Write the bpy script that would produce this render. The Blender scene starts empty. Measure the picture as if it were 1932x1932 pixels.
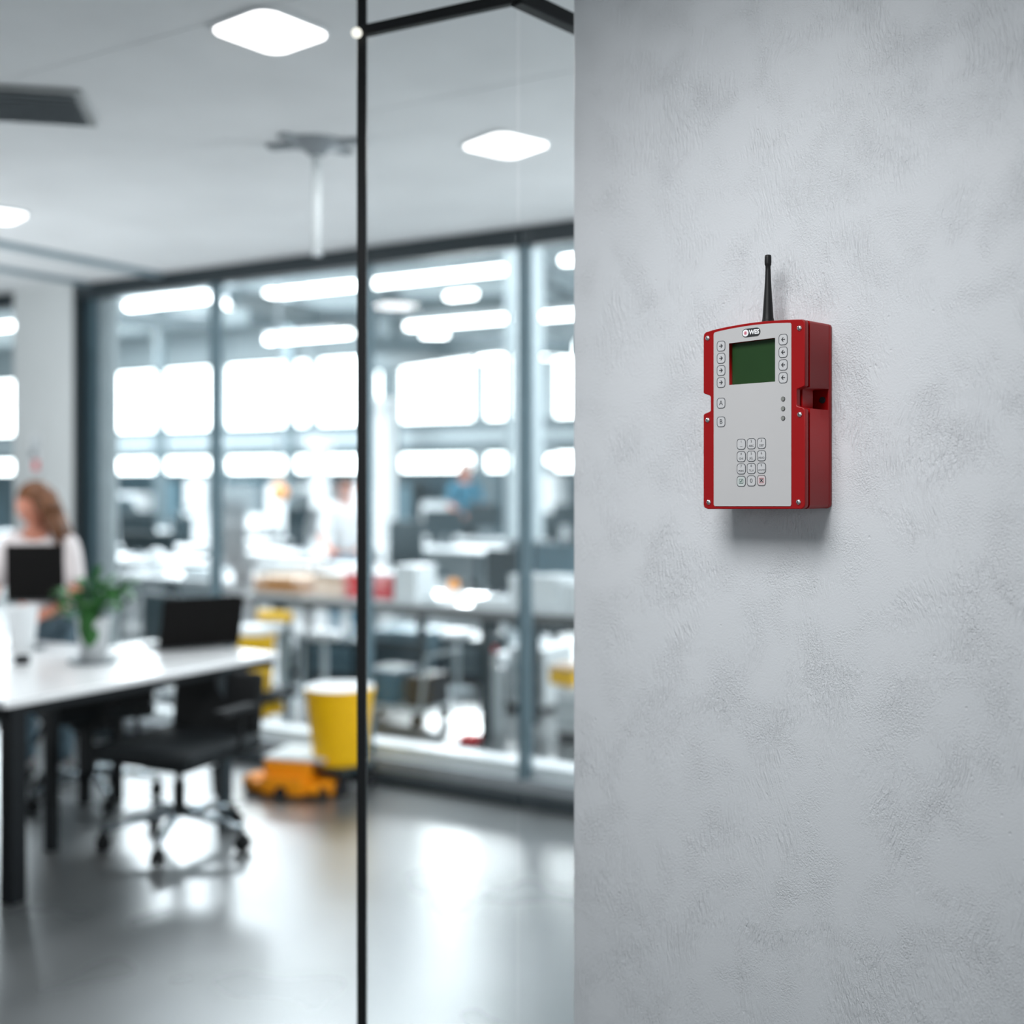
import bpy, bmesh, math, random
from mathutils import Vector, Matrix
random.seed(7)
R = math.radians
C = bpy.context.scene.collection
SC = bpy.context.scene

# ------------------------------------------------------------------ camera, light, exposure
F, CX, YH, HC = 2225.0, 966.0, 910.0, 1.507       # focal length in px, principal column, horizon row, eye height
cam_d = bpy.data.cameras.new('camera'); cam = bpy.data.objects.new('camera', cam_d); C.objects.link(cam)
cam.location = (0, 0, HC); cam.rotation_euler = (R(90), 0, 0)
cam_d.sensor_fit = 'HORIZONTAL'; cam_d.sensor_width = 36; cam_d.lens = 36*F/1932
cam_d.shift_y = -(966-YH)/1932
cam_d.clip_start = 0.02; cam_d.clip_end = 200
cam_d.dof.use_dof = True; cam_d.dof.focus_distance = 1.87; cam_d.dof.aperture_fstop = 1.45; cam_d.dof.aperture_blades = 0
SC.camera = cam
SC.view_settings.view_transform = 'Standard'; SC.view_settings.look = 'None'
SC.view_settings.gamma = 1; SC.view_settings.use_curve_mapping = False
SC.view_settings.exposure = 0.0
try:
    SC.cycles.use_denoising = True; SC.cycles.max_bounces = 8; SC.cycles.sample_clamp_indirect = 6
    SC.cycles.transparent_max_bounces = 16
except Exception: pass

W = bpy.data.worlds.new('world'); SC.world = W; W.use_nodes = True
bg = W.node_tree.nodes['Background']; bg.inputs[0].default_value = (0.86, 0.95, 1.0, 1); bg.inputs[1].default_value = 0.75

def area(name, loc, target, size, power, col=(1, 1, 1), size_y=None):
    d = bpy.data.lights.new(name, 'AREA'); d.energy = power; d.color = col; d.size = size
    if size_y: d.shape = 'RECTANGLE'; d.size_y = size_y
    o = bpy.data.objects.new(name, d); C.objects.link(o); o.location = loc
    o.rotation_euler = (Vector(target)-Vector(loc)).to_track_quat('-Z', 'Y').to_euler(); return o

key = area('wall_spotlight', (-0.30, 1.02, 2.52), (0.24, 1.98, 1.05), 0.72, 11.0, (0.975, 0.985, 1.0)); key.data.spread = R(98)
area('added_ceiling_fill_right', (2.6, 4.2, 0.9), (0.0, 5.4, 2.7), 1.4, 30, (0.93, 0.97, 1.0)).data.spread = R(110)  # unseen fill behind the plaster wall, added to brighten the office ceiling
area('added_ceiling_fill_left', (-4.4, 5.2, 0.9), (-1.8, 5.8, 2.7), 1.4, 24, (0.93, 0.97, 1.0)).data.spread = R(110)  # matching fill out of view at left, also added for the ceiling
HALL_LAMPS = [(-3.0, 3.0, 330), (-9, 7.5, 780), (1.2, 8.6, 780), (-8, 3.2, 520), (-14, 8, 780), (1.5, 5, 450)]

# ------------------------------------------------------------------ room frame: a along the window wall, b away from us
PHI = R(31); E1 = Vector((math.cos(PHI), -math.sin(PHI), 0)); E2 = Vector((math.sin(PHI), math.cos(PHI), 0))
PW = Vector((-0.739, 6.02, 0)); ROT = -PHI; CEIL = 2.70; HCEIL = 4.5
def P(a, b, z=0): v = PW+E1*a+E2*b; return Vector((v.x, v.y, z))
def acol(px, b):                                   # a of the sight line at a given column on the line b = const
    t = (px-CX)/F; q = PW+E2*b; return (t*q.y-q.x)/(E1.x-t*E1.y)
def onb(px, b, z=0): return P(acol(px, b), b, z)
def gp(px, py, h=0): Y = F*(HC-h)/(py-YH); return Vector(((px-CX)/F*Y, Y, h))
def pt(px, py, Y): return Vector(((px-CX)/F*Y, Y, HC-(py-YH)*Y/F))
area('added_floor_glare', P(-3.9, 7.6, 2.1), gp(850, 1560), 1.8, 44, (0.93, 0.98, 1.0)).data.spread = R(60)  # invented hall light, added to whiten the floor in front of the glass
fl = area('added_bin_fill', (-0.66, 3.15, 2.64), (-0.85, 5.8, 0.3), 0.35, 8, (1.0, 0.99, 0.97)); fl.data.spread = R(100)  # extra lamp at the square ceiling light, added to brighten the yellow bin
for i, (a, b, w) in enumerate(HALL_LAMPS):
    area('hall_lamp', P(a, b, HCEIL-0.06), P(a, b, 0), 2.6, w, (0.9, 0.96, 1.0))

# ------------------------------------------------------------------ materials
def mat(name, col, rough=0.5, metal=0.0, var=0.06, scale=14, bump=0.0, bscale=60, emit=None, spec=0.5, coat=0):
    m = bpy.data.materials.new(name); m.use_nodes = True; nt = m.node_tree; b = nt.nodes['Principled BSDF']
    tc = nt.nodes.new('ShaderNodeTexCoord')
    n = nt.nodes.new('ShaderNodeTexNoise'); n.inputs['Scale'].default_value = scale; n.inputs['Detail'].default_value = 4
    nt.links.new(tc.outputs['Object'], n.inputs['Vector'])
    r = nt.nodes.new('ShaderNodeValToRGB'); r.color_ramp.elements[0].position = .3; r.color_ramp.elements[1].position = .7
    r.color_ramp.elements[0].color = tuple(c*(1-var) for c in col)+(1,)
    r.color_ramp.elements[1].color = tuple(min(1, c*(1+var)) for c in col)+(1,)
    nt.links.new(n.outputs['Fac'], r.inputs['Fac']); nt.links.new(r.outputs['Color'], b.inputs['Base Color'])
    b.inputs['Roughness'].default_value = rough; b.inputs['Metallic'].default_value = metal
    b.inputs['Specular IOR Level'].default_value = spec; b.inputs['Coat Weight'].default_value = coat
    if bump:
        n2 = nt.nodes.new('ShaderNodeTexNoise'); n2.inputs['Scale'].default_value = bscale; n2.inputs['Detail'].default_value = 5
        nt.links.new(tc.outputs['Object'], n2.inputs['Vector'])
        bp = nt.nodes.new('ShaderNodeBump'); bp.inputs['Strength'].default_value = bump; bp.inputs['Distance'].default_value = 0.002
        nt.links.new(n2.outputs['Fac'], bp.inputs['Height']); nt.links.new(bp.outputs['Normal'], b.inputs['Normal'])
    if emit:
        b.inputs['Emission Color'].default_value = tuple(emit[:3])+(1,); b.inputs['Emission Strength'].default_value = emit[3]
    return m
def glass(name, tint, refl=1.0):
    m = bpy.data.materials.new(name); m.use_nodes = True; nt = m.node_tree; nt.nodes.clear()
    o = nt.nodes.new('ShaderNodeOutputMaterial'); mx = nt.nodes.new('ShaderNodeMixShader')
    t = nt.nodes.new('ShaderNodeBsdfTransparent'); t.inputs[0].default_value = tuple(tint)+(1,)
    g = nt.nodes.new('ShaderNodeBsdfGlossy'); g.inputs['Roughness'].default_value = 0.02
    lw = nt.nodes.new('ShaderNodeLayerWeight'); lw.inputs[0].default_value = .5
    pw = nt.nodes.new('ShaderNodeMath'); pw.operation = 'POWER'; pw.inputs[1].default_value = 4.5; nt.links.new(lw.outputs['Facing'], pw.inputs[0])
    ml = nt.nodes.new('ShaderNodeMath'); ml.operation = 'MULTIPLY_ADD'; ml.inputs[1].default_value = .55*refl; ml.inputs[2].default_value = .035*refl
    nt.links.new(pw.outputs[0], ml.inputs[0]); nt.links.new(ml.outputs[0], mx.inputs[0])
    nt.links.new(t.outputs[0], mx.inputs[1]); nt.links.new(g.outputs[0], mx.inputs[2]); nt.links.new(mx.outputs[0], o.inputs[0])
    return m

M = {}
M['red'] = mat('red_plastic', (0.25, 0.001, 0.002), 0.36, var=.02, coat=0, spec=.28)
M['label'] = mat('label_white', (0.42, 0.415, 0.415), 0.6, var=.01, spec=.2)
M['ink'] = mat('ink_black', (0.012, 0.013, 0.016), 0.6, var=.02)
M['ink_grey'] = mat('ink_grey', (0.055, 0.06, 0.066), 0.6, var=.02)
M['ink_light'] = mat('ink_light', (0.14, 0.145, 0.15), 0.6, var=.02)
M['ink_green'] = mat('ink_green', (0.03, 0.09, 0.07), 0.6, var=.02)
M['ink_red'] = mat('ink_red', (0.28, 0.03, 0.04), 0.6, var=.02)
M['logo_white'] = mat('logo_white', (0.75, 0.75, 0.76), 0.5, var=.01)
M['logo_pink'] = mat('logo_pink', (0.60, 0.18, 0.24), 0.5, var=.02)
M['key'] = mat('key_face', (0.45, 0.45, 0.455), 0.5, var=.01)
M['key_green'] = mat('key_face_green', (0.43, 0.46, 0.45), 0.5, var=.01)
M['key_pink'] = mat('key_face_pink', (0.48, 0.42, 0.425), 0.5, var=.01)
M['lcd'] = mat('lcd_green', (0.012, 0.040, 0.010), 0.4, var=.05, spec=.25)
M['led'] = mat('led_grey', (0.19, 0.195, 0.18), 0.3, var=.03)
M['led_ring'] = mat('led_ring', (0.06, 0.06, 0.06), 0.4, var=.03)
M['steel'] = mat('screw_steel', (0.75, 0.75, 0.74), 0.22, 1.0, var=.05)
M['antenna'] = mat('antenna_rubber', (0.004, 0.004, 0.0045), 0.5, var=.1, spec=.3)
M['black'] = mat('black_frame', (0.005, 0.006, 0.007), 0.55, var=.08, spec=.3)
M['frame'] = mat('window_frame_dark', (0.016, 0.026, 0.032), 0.4, var=.08)
M['frame_blue'] = mat('mullion_blue_grey', (0.09, 0.15, 0.18), 0.4, var=.08)
M['strip_grey'] = mat('jamb_grey', (0.25, 0.33, 0.37), 0.4, var=.05)
M['grey'] = mat('mid_grey', (0.25, 0.28, 0.30), 0.5, var=.08)
M['pale'] = mat('pale_grey', (0.55, 0.60, 0.62), 0.5, var=.05)
M['white'] = mat('white_paint', (0.80, 0.82, 0.83), 0.5, var=.03)
M['desk'] = mat('desk_white', (0.80, 0.81, 0.82), 0.22, var=.02, spec=.6)
M['desk_dark'] = mat('desk_frame', (0.005, 0.007, 0.009), 0.6, var=.08, spec=.25)
M['leg_grey'] = mat('desk_leg_blue_grey', (0.03, 0.045, 0.055), 0.45, var=.08)
M['chair'] = mat('chair_fabric', (0.006, 0.007, 0.008), 0.7, var=.1, bump=.2, bscale=200, spec=.3)
M['chair_seat'] = mat('chair_seat_fabric', (0.010, 0.013, 0.015), 0.7, var=.1, spec=.25, bump=.2, bscale=200)
M['chrome'] = mat('chair_chrome', (0.35, 0.40, 0.43), 0.25, 1.0, var=.05)
M['laptop'] = mat('laptop_black', (0.004, 0.0035, 0.0035), 0.75, var=.1, spec=.15)
M['laptop_base'] = mat('laptop_base', (0.03, 0.035, 0.04), 0.4, var=.05)
M['leaf'] = mat('leaf_green', (0.010, 0.115, 0.008), 0.6, var=.5, scale=9)
M['soil'] = mat('soil', (0.03, 0.02, 0.015), 0.9, var=.4, scale=60)
M['pot'] = mat('pot_white', (0.52, 0.54, 0.55), 0.5, var=.03)
M['yellow'] = mat('yellow_plastic', (1.0, 0.56, 0.0), 0.45, var=.03)
M['orange'] = mat('orange_plastic', (1.0, 0.34, 0.0), 0.45, var=.04)
M['peach'] = mat('orange_lampshade', (0.90, 0.36, 0.10), 0.6, var=.04)
M['brown'] = mat('cardboard', (0.50, 0.24, 0.09), 0.8, var=.06)
M['cream'] = mat('cream_board', (0.75, 0.55, 0.40), 0.7, var=.04)
M['redbox'] = mat('red_box', (0.75, 0.03, 0.04), 0.5, var=.04)
M['teal'] = mat('teal_box', (0.02, 0.14, 0.22), 0.5, var=.1)
M['tealcloth'] = mat('teal_cloth', (0.035, 0.16, 0.24), 0.8, var=.1)
M['dkteal'] = mat('dark_teal', (0.012, 0.028, 0.035), 0.5, var=.15)
M['midteal'] = mat('mid_teal', (0.08, 0.14, 0.17), 0.5, var=.15)
M['beam'] = mat('beam_blue_grey', (0.105, 0.14, 0.155), 0.5, var=.1)
M['beam_pale'] = mat('beam_pale', (0.40, 0.45, 0.47), 0.5, var=.08)
M['bench'] = mat('bench_edge', (0.10, 0.10, 0.10), 0.5, var=.08)
M['skin'] = mat('skin', (0.50, 0.19, 0.12), 0.55, var=.05)
M['hair'] = mat('hair_auburn', (0.12, 0.038, 0.006), 0.5, var=.5, scale=30, bump=.4, bscale=90)
M['hair_dark'] = mat('hair_dark', (0.03, 0.022, 0.018), 0.6, var=.2)
M['shirt'] = mat('shirt_pale', (0.72, 0.66, 0.66), 0.8, var=.12, scale=7)
M['shirt_white'] = mat('shirt_white', (0.75, 0.78, 0.8), 0.8, var=.05)
M['denim'] = mat('denim', (0.10, 0.16, 0.20), 0.85, var=.2)
M['eye'] = mat('eye_dark', (0.02, 0.02, 0.02), 0.3)
M['lip'] = mat('lip', (0.5, 0.12, 0.1), 0.5)
M['lamp'] = mat('lamp_diffuser', (0.9, 0.9, 0.9), 0.5, emit=(1, 1, 0.99, 3.2))
M['hall_lamp'] = mat('hall_light_tube', (0.9, 0.9, 0.9), 0.5, emit=(0.97, 1, 1, 12))
M['day'] = mat('daylit_window', (0.9, 0.9, 0.9), 0.5, emit=(0.95, 1, 1, 7.5))
M['globe'] = mat('globe_lamp', (0.9, 0.9, 0.9), 0.5, emit=(1, 1, 1, 7))
M['glint'] = mat('painted_glint', (0.9, 0.88, 0.78), 0.3, emit=(1, .97, .86, .9))  # off-white with its own glow, imitating a bright reflection
M['vent'] = mat('vent_grey', (0.34, 0.355, 0.355), 0.6, var=.15, scale=8)
M['glass'] = glass('clear_glass', (0.945, 0.965, 0.97), .6)
M['glass_near'] = glass('clear_glass_near', (0.985, 0.99, 0.99), .5)

def ceiling_mat():
    m = mat('ceiling_paint', (0.80, 0.82, 0.83), 0.75, var=.045, scale=2.2, bump=.15, bscale=9); return m
M['ceiling'] = ceiling_mat()
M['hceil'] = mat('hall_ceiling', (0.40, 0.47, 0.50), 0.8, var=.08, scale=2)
M['pillar'] = mat('pillar_paint', (0.66, 0.69, 0.69), 0.7, var=.02, scale=3)
def floor_mat():
    m = bpy.data.materials.new('polished_concrete'); m.use_nodes = True; nt = m.node_tree; b = nt.nodes['Principled BSDF']
    tc = nt.nodes.new('ShaderNodeTexCoord')
    n = nt.nodes.new('ShaderNodeTexNoise'); n.inputs['Scale'].default_value = 1.3; n.inputs['Detail'].default_value = 2; n.inputs['Roughness'].default_value = .6
    nt.links.new(tc.outputs['Object'], n.inputs['Vector'])
    r = nt.nodes.new('ShaderNodeValToRGB'); r.color_ramp.elements[0].position = .35; r.color_ramp.elements[1].position = .68
    r.color_ramp.elements[0].color = (.085, .092, .094, 1); r.color_ramp.elements[1].color = (.125, .132, .134, 1)
    nt.links.new(n.outputs['Fac'], r.inputs['Fac']); nt.links.new(r.outputs['Color'], b.inputs['Base Color'])
    mr = nt.nodes.new('ShaderNodeMapRange'); mr.inputs['To Min'].default_value = .22; mr.inputs['To Max'].default_value = .36
    nt.links.new(n.outputs['Fac'], mr.inputs['Value']); nt.links.new(mr.outputs['Result'], b.inputs['Roughness'])
    b.inputs['Specular IOR Level'].default_value = .8; b.inputs['Coat Weight'].default_value = 1.0; b.inputs['Coat Roughness'].default_value = .33; b.inputs['Coat IOR'].default_value = 1.58
    return m
M['floor'] = floor_mat()
def plaster_mat():
    m = bpy.data.materials.new('trowelled_plaster'); m.use_nodes = True; nt = m.node_tree; L = nt.links; b = nt.nodes['Principled BSDF']
    N = nt.nodes.new
    tc = N('ShaderNodeTexCoord')
    def noise(scale, detail=4, dist=0., vec=None, rough=.55):
        n = N('ShaderNodeTexNoise'); n.inputs['Scale'].default_value = scale; n.inputs['Detail'].default_value = detail
        n.inputs['Distortion'].default_value = dist; n.inputs['Roughness'].default_value = rough
        L.new(vec if vec else tc.outputs['Object'], n.inputs['Vector']); return n
    def mth(op, x, y):
        k = N('ShaderNodeMath'); k.operation = op
        for i, v in enumerate((x, y)):
            if isinstance(v, (int, float)): k.inputs[i].default_value = v
            else: L.new(v, k.inputs[i])
        return k.outputs[0]
    def ramp(src, lo, hi):
        k = N('ShaderNodeMapRange'); k.inputs['From Min'].default_value = lo; k.inputs['From Max'].default_value = hi; L.new(src, k.inputs['Value']); return k.outputs['Result']
    # swirling trowel strokes: a warped, stretched noise
    warp = noise(3.2, 2)
    sc = N('ShaderNodeVectorMath'); sc.operation = 'SCALE'; sc.inputs['Scale'].default_value = .13; L.new(warp.outputs['Color'], sc.inputs[0])
    ad = N('ShaderNodeVectorMath'); ad.operation = 'ADD'; L.new(tc.outputs['Object'], ad.inputs[0]); L.new(sc.outputs[0], ad.inputs[1])
    mp = N('ShaderNodeMapping'); mp.inputs['Scale'].default_value = (1.0, 1.0, 0.20); mp.inputs['Rotation'].default_value = (0, 0.25, 0); L.new(ad.outputs[0], mp.inputs['Vector'])
    strokes = noise(260, 3, .5, mp.outputs[0])
    grain = noise(330, 3, .4)
    mask = ramp(noise(7.5, 4, .6).outputs['Fac'], .40, .62)
    mask2 = ramp(noise(10.0, 4, .3).outputs['Fac'], .44, .66)
    h = mth('MULTIPLY', mth('SUBTRACT', strokes.outputs['Fac'], .5), mask)
    h = mth('ADD', h, mth('MULTIPLY', mth('SUBTRACT', grain.outputs['Fac'], .5), mth('ADD', mth('MULTIPLY', mask2, .55), .12)))
    h = mth('ADD', h, mth('MULTIPLY', noise(14, 3, .8).outputs['Fac'], .12))
    vo = N('ShaderNodeTexVoronoi'); vo.inputs['Scale'].default_value = 26; L.new(ad.outputs[0], vo.inputs['Vector'])
    pits = ramp(vo.outputs['Distance'], 0.03, 0.075)
    h = mth('ADD', h, mth('MULTIPLY', pits, .18))
    bp = N('ShaderNodeBump'); bp.inputs['Strength'].default_value = 1.0; bp.inputs['Distance'].default_value = .0036; L.new(h, bp.inputs['Height'])
    L.new(bp.outputs['Normal'], b.inputs['Normal'])
    r = N('ShaderNodeValToRGB'); r.color_ramp.elements[0].position = .3; r.color_ramp.elements[1].position = .7
    r.color_ramp.elements[0].color = (.565, .582, .60, 1); r.color_ramp.elements[1].color = (.59, .605, .622, 1)
    L.new(noise(4, 4).outputs['Fac'], r.inputs['Fac']); L.new(r.outputs['Color'], b.inputs['Base Color'])
    b.inputs['Roughness'].default_value = .5; b.inputs['Specular IOR Level'].default_value = .35
    return m
M['plaster'] = plaster_mat()

# ------------------------------------------------------------------ mesh helpers
class MB:
    def __init__(s): s.bm = bmesh.new()
    def box(s, c, d, rz=0, rx=0, ry=0):
        m = Matrix.Translation(Vector(c)) @ Matrix.Rotation(rz, 4, 'Z') @ Matrix.Rotation(ry, 4, 'Y') @ Matrix.Rotation(rx, 4, 'X') @ Matrix.Diagonal((d[0], d[1], d[2], 1))
        bmesh.ops.create_cube(s.bm, size=1, matrix=m); return s
    def tube(s, p0, p1, r0, r1=None, n=14):
        p0, p1 = Vector(p0), Vector(p1); r1 = r0 if r1 is None else r1; d = p1-p0
        q = d.to_track_quat('Z', 'Y').to_matrix().to_4x4()
        bmesh.ops.create_cone(s.bm, cap_ends=True, segments=n, radius1=r0, radius2=r1, depth=d.length, matrix=Matrix.Translation((p0+p1)/2) @ q); return s
    def path(s, pts, r, n=10):
        for i in range(len(pts)-1):
            s.tube(pts[i], pts[i+1], r, r, n)
            if i: s.ball(pts[i], r, 10, 6)
        return s
    def ball(s, c, r, u=18, v=12, sc=(1, 1, 1)):
        bmesh.ops.create_uvsphere(s.bm, u_segments=u, v_segments=v, radius=r, matrix=Matrix.Translation(Vector(c)) @ Matrix.Diagonal((sc[0], sc[1], sc[2], 1))); return s
    def lathe(s, prof, c=(0, 0, 0), n=32):
        rings = []
        for r, z in prof:
            rings.append([s.bm.verts.new((c[0]+r*math.cos(2*math.pi*k/n), c[1]+r*math.sin(2*math.pi*k/n), c[2]+z)) for k in range(n)])
        for a, b in zip(rings, rings[1:]):
            for k in range(n): s.bm.faces.new((a[k], a[(k+1) % n], b[(k+1) % n], b[k]))
        s.bm.faces.new(rings[0][::-1]); s.bm.faces.new(rings[-1]); return s
    def prism(s, pts, z0, z1):
        lo = [s.bm.verts.new((x, y, z0)) for x, y in pts]; hi = [s.bm.verts.new((x, y, z1)) for x, y in pts]; n = len(pts)
        s.bm.faces.new(lo[::-1]); s.bm.faces.new(hi)
        for k in range(n): s.bm.faces.new((lo[k], lo[(k+1) % n], hi[(k+1) % n], hi[k]))
        return s
    def build(s, name, m, parent=None, bevel=0, smooth=False, seg=2, sub=0):
        me = bpy.data.meshes.new(name); bmesh.ops.recalc_face_normals(s.bm, faces=s.bm.faces); s.bm.to_mesh(me); s.bm.free()
        me.materials.append(m); o = bpy.data.objects.new(name, me); C.objects.link(o)
        if parent: o.parent = parent
        if bevel:
            b = o.modifiers.new('bevel', 'BEVEL'); b.width = bevel; b.segments = seg; b.limit_method = 'ANGLE'; b.angle_limit = R(35)
        if sub: k = o.modifiers.new('sub', 'SUBSURF'); k.levels = sub; k.render_levels = sub
        if smooth or sub: me.polygons.foreach_set('use_smooth', [True]*len(me.polygons))
        return o
def smooth_obj(o):
    o.data.polygons.foreach_set('use_smooth', [True]*len(o.data.polygons)); return o
def tag(o, label=None, cat=None, group=None, kind=None):
    if label: o['label'] = label
    if cat: o['category'] = cat
    if group: o['group'] = group
    if kind: o['kind'] = kind
    return o
def thing(name, label, cat, loc=(0, 0, 0), rz=0.0, group=None):
    o = bpy.data.objects.new(name, None); C.objects.link(o); o.location = loc; o.rotation_euler = (0, 0, rz); o.empty_display_size = .1
    return tag(o, label, cat, group)
def struct(o, label=None): o['kind'] = 'structure'; (label and tag(o, label)); return o
def sempty(name, label=None, loc=(0, 0, 0), rz=0): 
    o = bpy.data.objects.new(name, None); C.objects.link(o); o.location = loc; o.rotation_euler = (0, 0, rz); return struct(o, label)
def copy_tree(o, parent=None):
    c = o.copy(); C.objects.link(c); c.parent = parent
    for ch in [x for x in bpy.data.objects if x.parent == o]: copy_tree(ch, c)
    return c
def dup(o, loc, rz, label=None, group=None, scale=None):
    c = copy_tree(o); c.location = loc; c.rotation_euler = (0, 0, rz)
    if scale: c.scale = scale
    if label: c['label'] = label
    if group: c['group'] = group
    return c
def curve_plate(name, outline, holes, depth, m, parent, bevel=0.0, y0=0.0):
    """outline in local (x, z); a plate from y0 (front) backwards by depth. Local +y points into the wall."""
    cu = bpy.data.curves.new(name, 'CURVE'); cu.dimensions = '2D'; cu.fill_mode = 'BOTH'
    for lp in [outline]+list(holes):
        sp = cu.splines.new('POLY'); sp.points.add(len(lp)-1); sp.use_cyclic_u = True
        for k, (x, z) in enumerate(lp): sp.points[k].co = (x, z, 0, 1)
    cu.extrude = depth/2-bevel; cu.bevel_depth = bevel; cu.bevel_resolution = 2; cu.offset = -bevel
    return curve_to_mesh(name, cu, m, parent, y0+depth/2)
def curve_to_mesh(name, cu, m, parent, yc):
    t = bpy.data.objects.new('t', cu); C.objects.link(t); dg = bpy.context.evaluated_depsgraph_get(); dg.update()
    me = bpy.data.meshes.new_from_object(t.evaluated_get(dg)); bpy.data.objects.remove(t); bpy.data.curves.remove(cu)
    me.name = name; me.transform(Matrix.Rotation(R(90), 4, 'X')); me.transform(Matrix.Translation((0, yc, 0)))
    me.materials.clear(); me.materials.append(m); o = bpy.data.objects.new(name, me); C.objects.link(o); o.parent = parent; return o
def text(name, s, x, z, size, m, parent, y=-0.0012, bold=0.0, sx=1.0, shear=0):
    cu = bpy.data.curves.new(name, 'FONT'); cu.body = s; cu.size = size; cu.align_x = 'CENTER'; cu.align_y = 'CENTER'; cu.extrude = .00012; cu.offset = bold
    o = curve_to_mesh(name, cu, m, parent, 0); o.data.transform(Matrix.Diagonal((sx, 1, 1, 1)))
    if shear: o.data.transform(Matrix(((1, 0, 0, 0), (0, 1, 0, 0), (shear, 0, 1, 0), (0, 0, 0, 1))))
    o.data.transform(Matrix.Translation((x, y, z))); return o
def rrect(x0, z0, x1, z1, r, n=6):
    pts = []
    for cx, cz, a0 in ((x1-r, z1-r, 0), (x0+r, z1-r, 90), (x0+r, z0+r, 180), (x1-r, z0+r, 270)):
        for k in range(n+1):
            a = R(a0+90*k/n); pts.append((cx+r*math.cos(a), cz+r*math.sin(a)))
    return pts
def circle(x, z, r, n=24): return [(x+r*math.cos(2*math.pi*k/n), z+r*math.sin(2*math.pi*k/n)) for k in range(n)]

# ------------------------------------------------------------------ the setting
def slab(name, a0, b0, a1, b1, z0, z1, m, label=None, bevel=0):
    q = [P(a0, b0), P(a1, b0), P(a1, b1), P(a0, b1)]
    return struct(MB().prism([(v.x, v.y) for v in q], z0, z1).build(name, m, None, bevel), label)
slab('floor', -22, -10, 8, 12.6, -.12, 0, M['floor'], 'polished grey concrete floor')
slab('ceiling', -8, -10, 6, .10, CEIL, CEIL+.1, M['ceiling'], 'pale grey painted office ceiling')
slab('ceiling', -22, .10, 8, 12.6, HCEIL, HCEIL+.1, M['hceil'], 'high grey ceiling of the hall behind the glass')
slab('wall_front', -22, .0, 8, .10, CEIL+.1, HCEIL, M['pillar'], 'white wall strip over the glass front')
slab('wall_left', -8.1, -10, -8, .1, 0, CEIL, M['pillar'], 'pale office wall to the left')
slab('wall_hall_left', -22.2, .1, -22, 12.6, 0, HCEIL, M['pillar'], 'pale side wall of the hall')
slab('wall_hall_right', 6, .1, 6.2, 12.6, 0, HCEIL, M['pillar'], 'pale right wall of the hall')
# pillar between the glass fronts
slab('wall_pillar', -2.74, -.06, -2.19, .12, 0, CEIL, M['pillar'], 'pale grey pillar between the two glass fronts')
# ceiling joints along the room
for nm, px, py, w in (('trim_1', 0, 457, .075), ('trim_2', 0, 504, .06)):
    p = gp(0, py, CEIL)
    q = p-PW; a = q.dot(E1); b = q.dot(E2)
    slab(nm, a-w/2, b-5, a+w/2, -.02, CEIL-.022, CEIL+.01, M['strip_grey'], 'grey ceiling strip running to the glass front')
# faint plasterboard joints
for k, b in enumerate((-3.35, -2.55, -1.75)):
    slab('trim_%d' % (3+k), -7, b-.010, 5, b+.010, CEIL-.0015, CEIL+.01, M['ceiling'], 'faint joint line across the ceiling')

# the big glass front (window_1) and its neighbour (window_2)
def glass_front(name, label, a0, a1, mulls, jamb):
    w = sempty(name, label, PW, ROT)
    MB().box(((a0+a1)/2, 0, CEIL-.045), (a1-a0, .09, .09)).build('head_rail', M['frame'], w, .004)
    MB().box(((a0+a1)/2, -.02, .03), (a1-a0, .12, .06)).build('floor_rail', M['frame'], w, .004)
    MB().box(((a0+a1)/2, .0, .09), (a1-a0, .07, .06)).build('lower_rail', M['grey'], w, .003)
    MB().box(((a0+a1)/2, .12, .085), (a1-a0, .14, .17)).build('sill', M['white'], w, .005)
    if jamb:
        MB().box((a0+.022, 0, CEIL/2), (.045, .10, CEIL-.13)).build('jamb', M['frame'], w, .003)
        MB().box((a0+.085, .03, CEIL/2), (.07, .05, CEIL-.14)).build('reveal', M['frame_blue'], w, .003)
        MB().box((a0+.18, .06, CEIL/2), (.115, .05, CEIL-.14)).build('side_panel', M['beam_pale'], w, .003)
    for a, wd, mm in mulls:
        MB().box((a, 0, CEIL/2+.03), (wd, .07, CEIL-.17)).build('mullion', mm, w, .003)
    edges = [a0+.02]+[m[0] for m in mulls]+[a1]
    for x0, x1 in zip(edges, edges[1:]):
        if x1-x0 > .1: MB().box(((x0+x1)/2, .0, CEIL/2+.03), (x1-x0-.02, .010, CEIL-.2)).build('pane', M['glass'], w)
    return w
glass_front('window_1', 'dark framed floor to ceiling glass front with mullions', -2.19, 3.2,
            [(-1.06, .035, M['frame_blue']), (0.0, .035, M['frame_blue']), (.935, .042, M['frame_blue']), (1.9, .04, M['frame_blue'])], True)
glass_front('window_2', 'dark framed glass front left of the pillar', -6.0, -2.74, [(-4.3, .04, M['frame'])], False)

# near glass partition (window_3): slim black post, top rails meeting in a corner, clear panes
hz = pt(683, 60, 2.5).z
pA = pt(683, 60, 2.5)
def at_h(px, py, h): Y = F*(h-HC)/(YH-py); return Vector(((px-CX)/F*Y, Y, h))
pB = at_h(977, -4, hz); pC = at_h(1084, 46, hz)
w3 = sempty('window_3', 'slim black framed glass partition beside the plaster wall')
MB().box((pA.x, pA.y, CEIL/2), (.020, .020, CEIL)).build('post', M['black'], w3, .003)
def bar(p, q, w, h, name, m, parent):
    d = q-p; L = math.hypot(d.x, d.y); return MB().box(((p.x+q.x)/2, (p.y+q.y)/2, (p.z+q.z)/2), (L, w, h), math.atan2(d.y, d.x)).build(name, m, parent, .002)
bar(pA, pB, .02, .022, 'top_rail', M['black'], w3)
dd = (pC-pB).normalized(); bar(pB-dd*.004, pC+dd*.05, .03, .03, 'top_rail', M['black'], w3)
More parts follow.
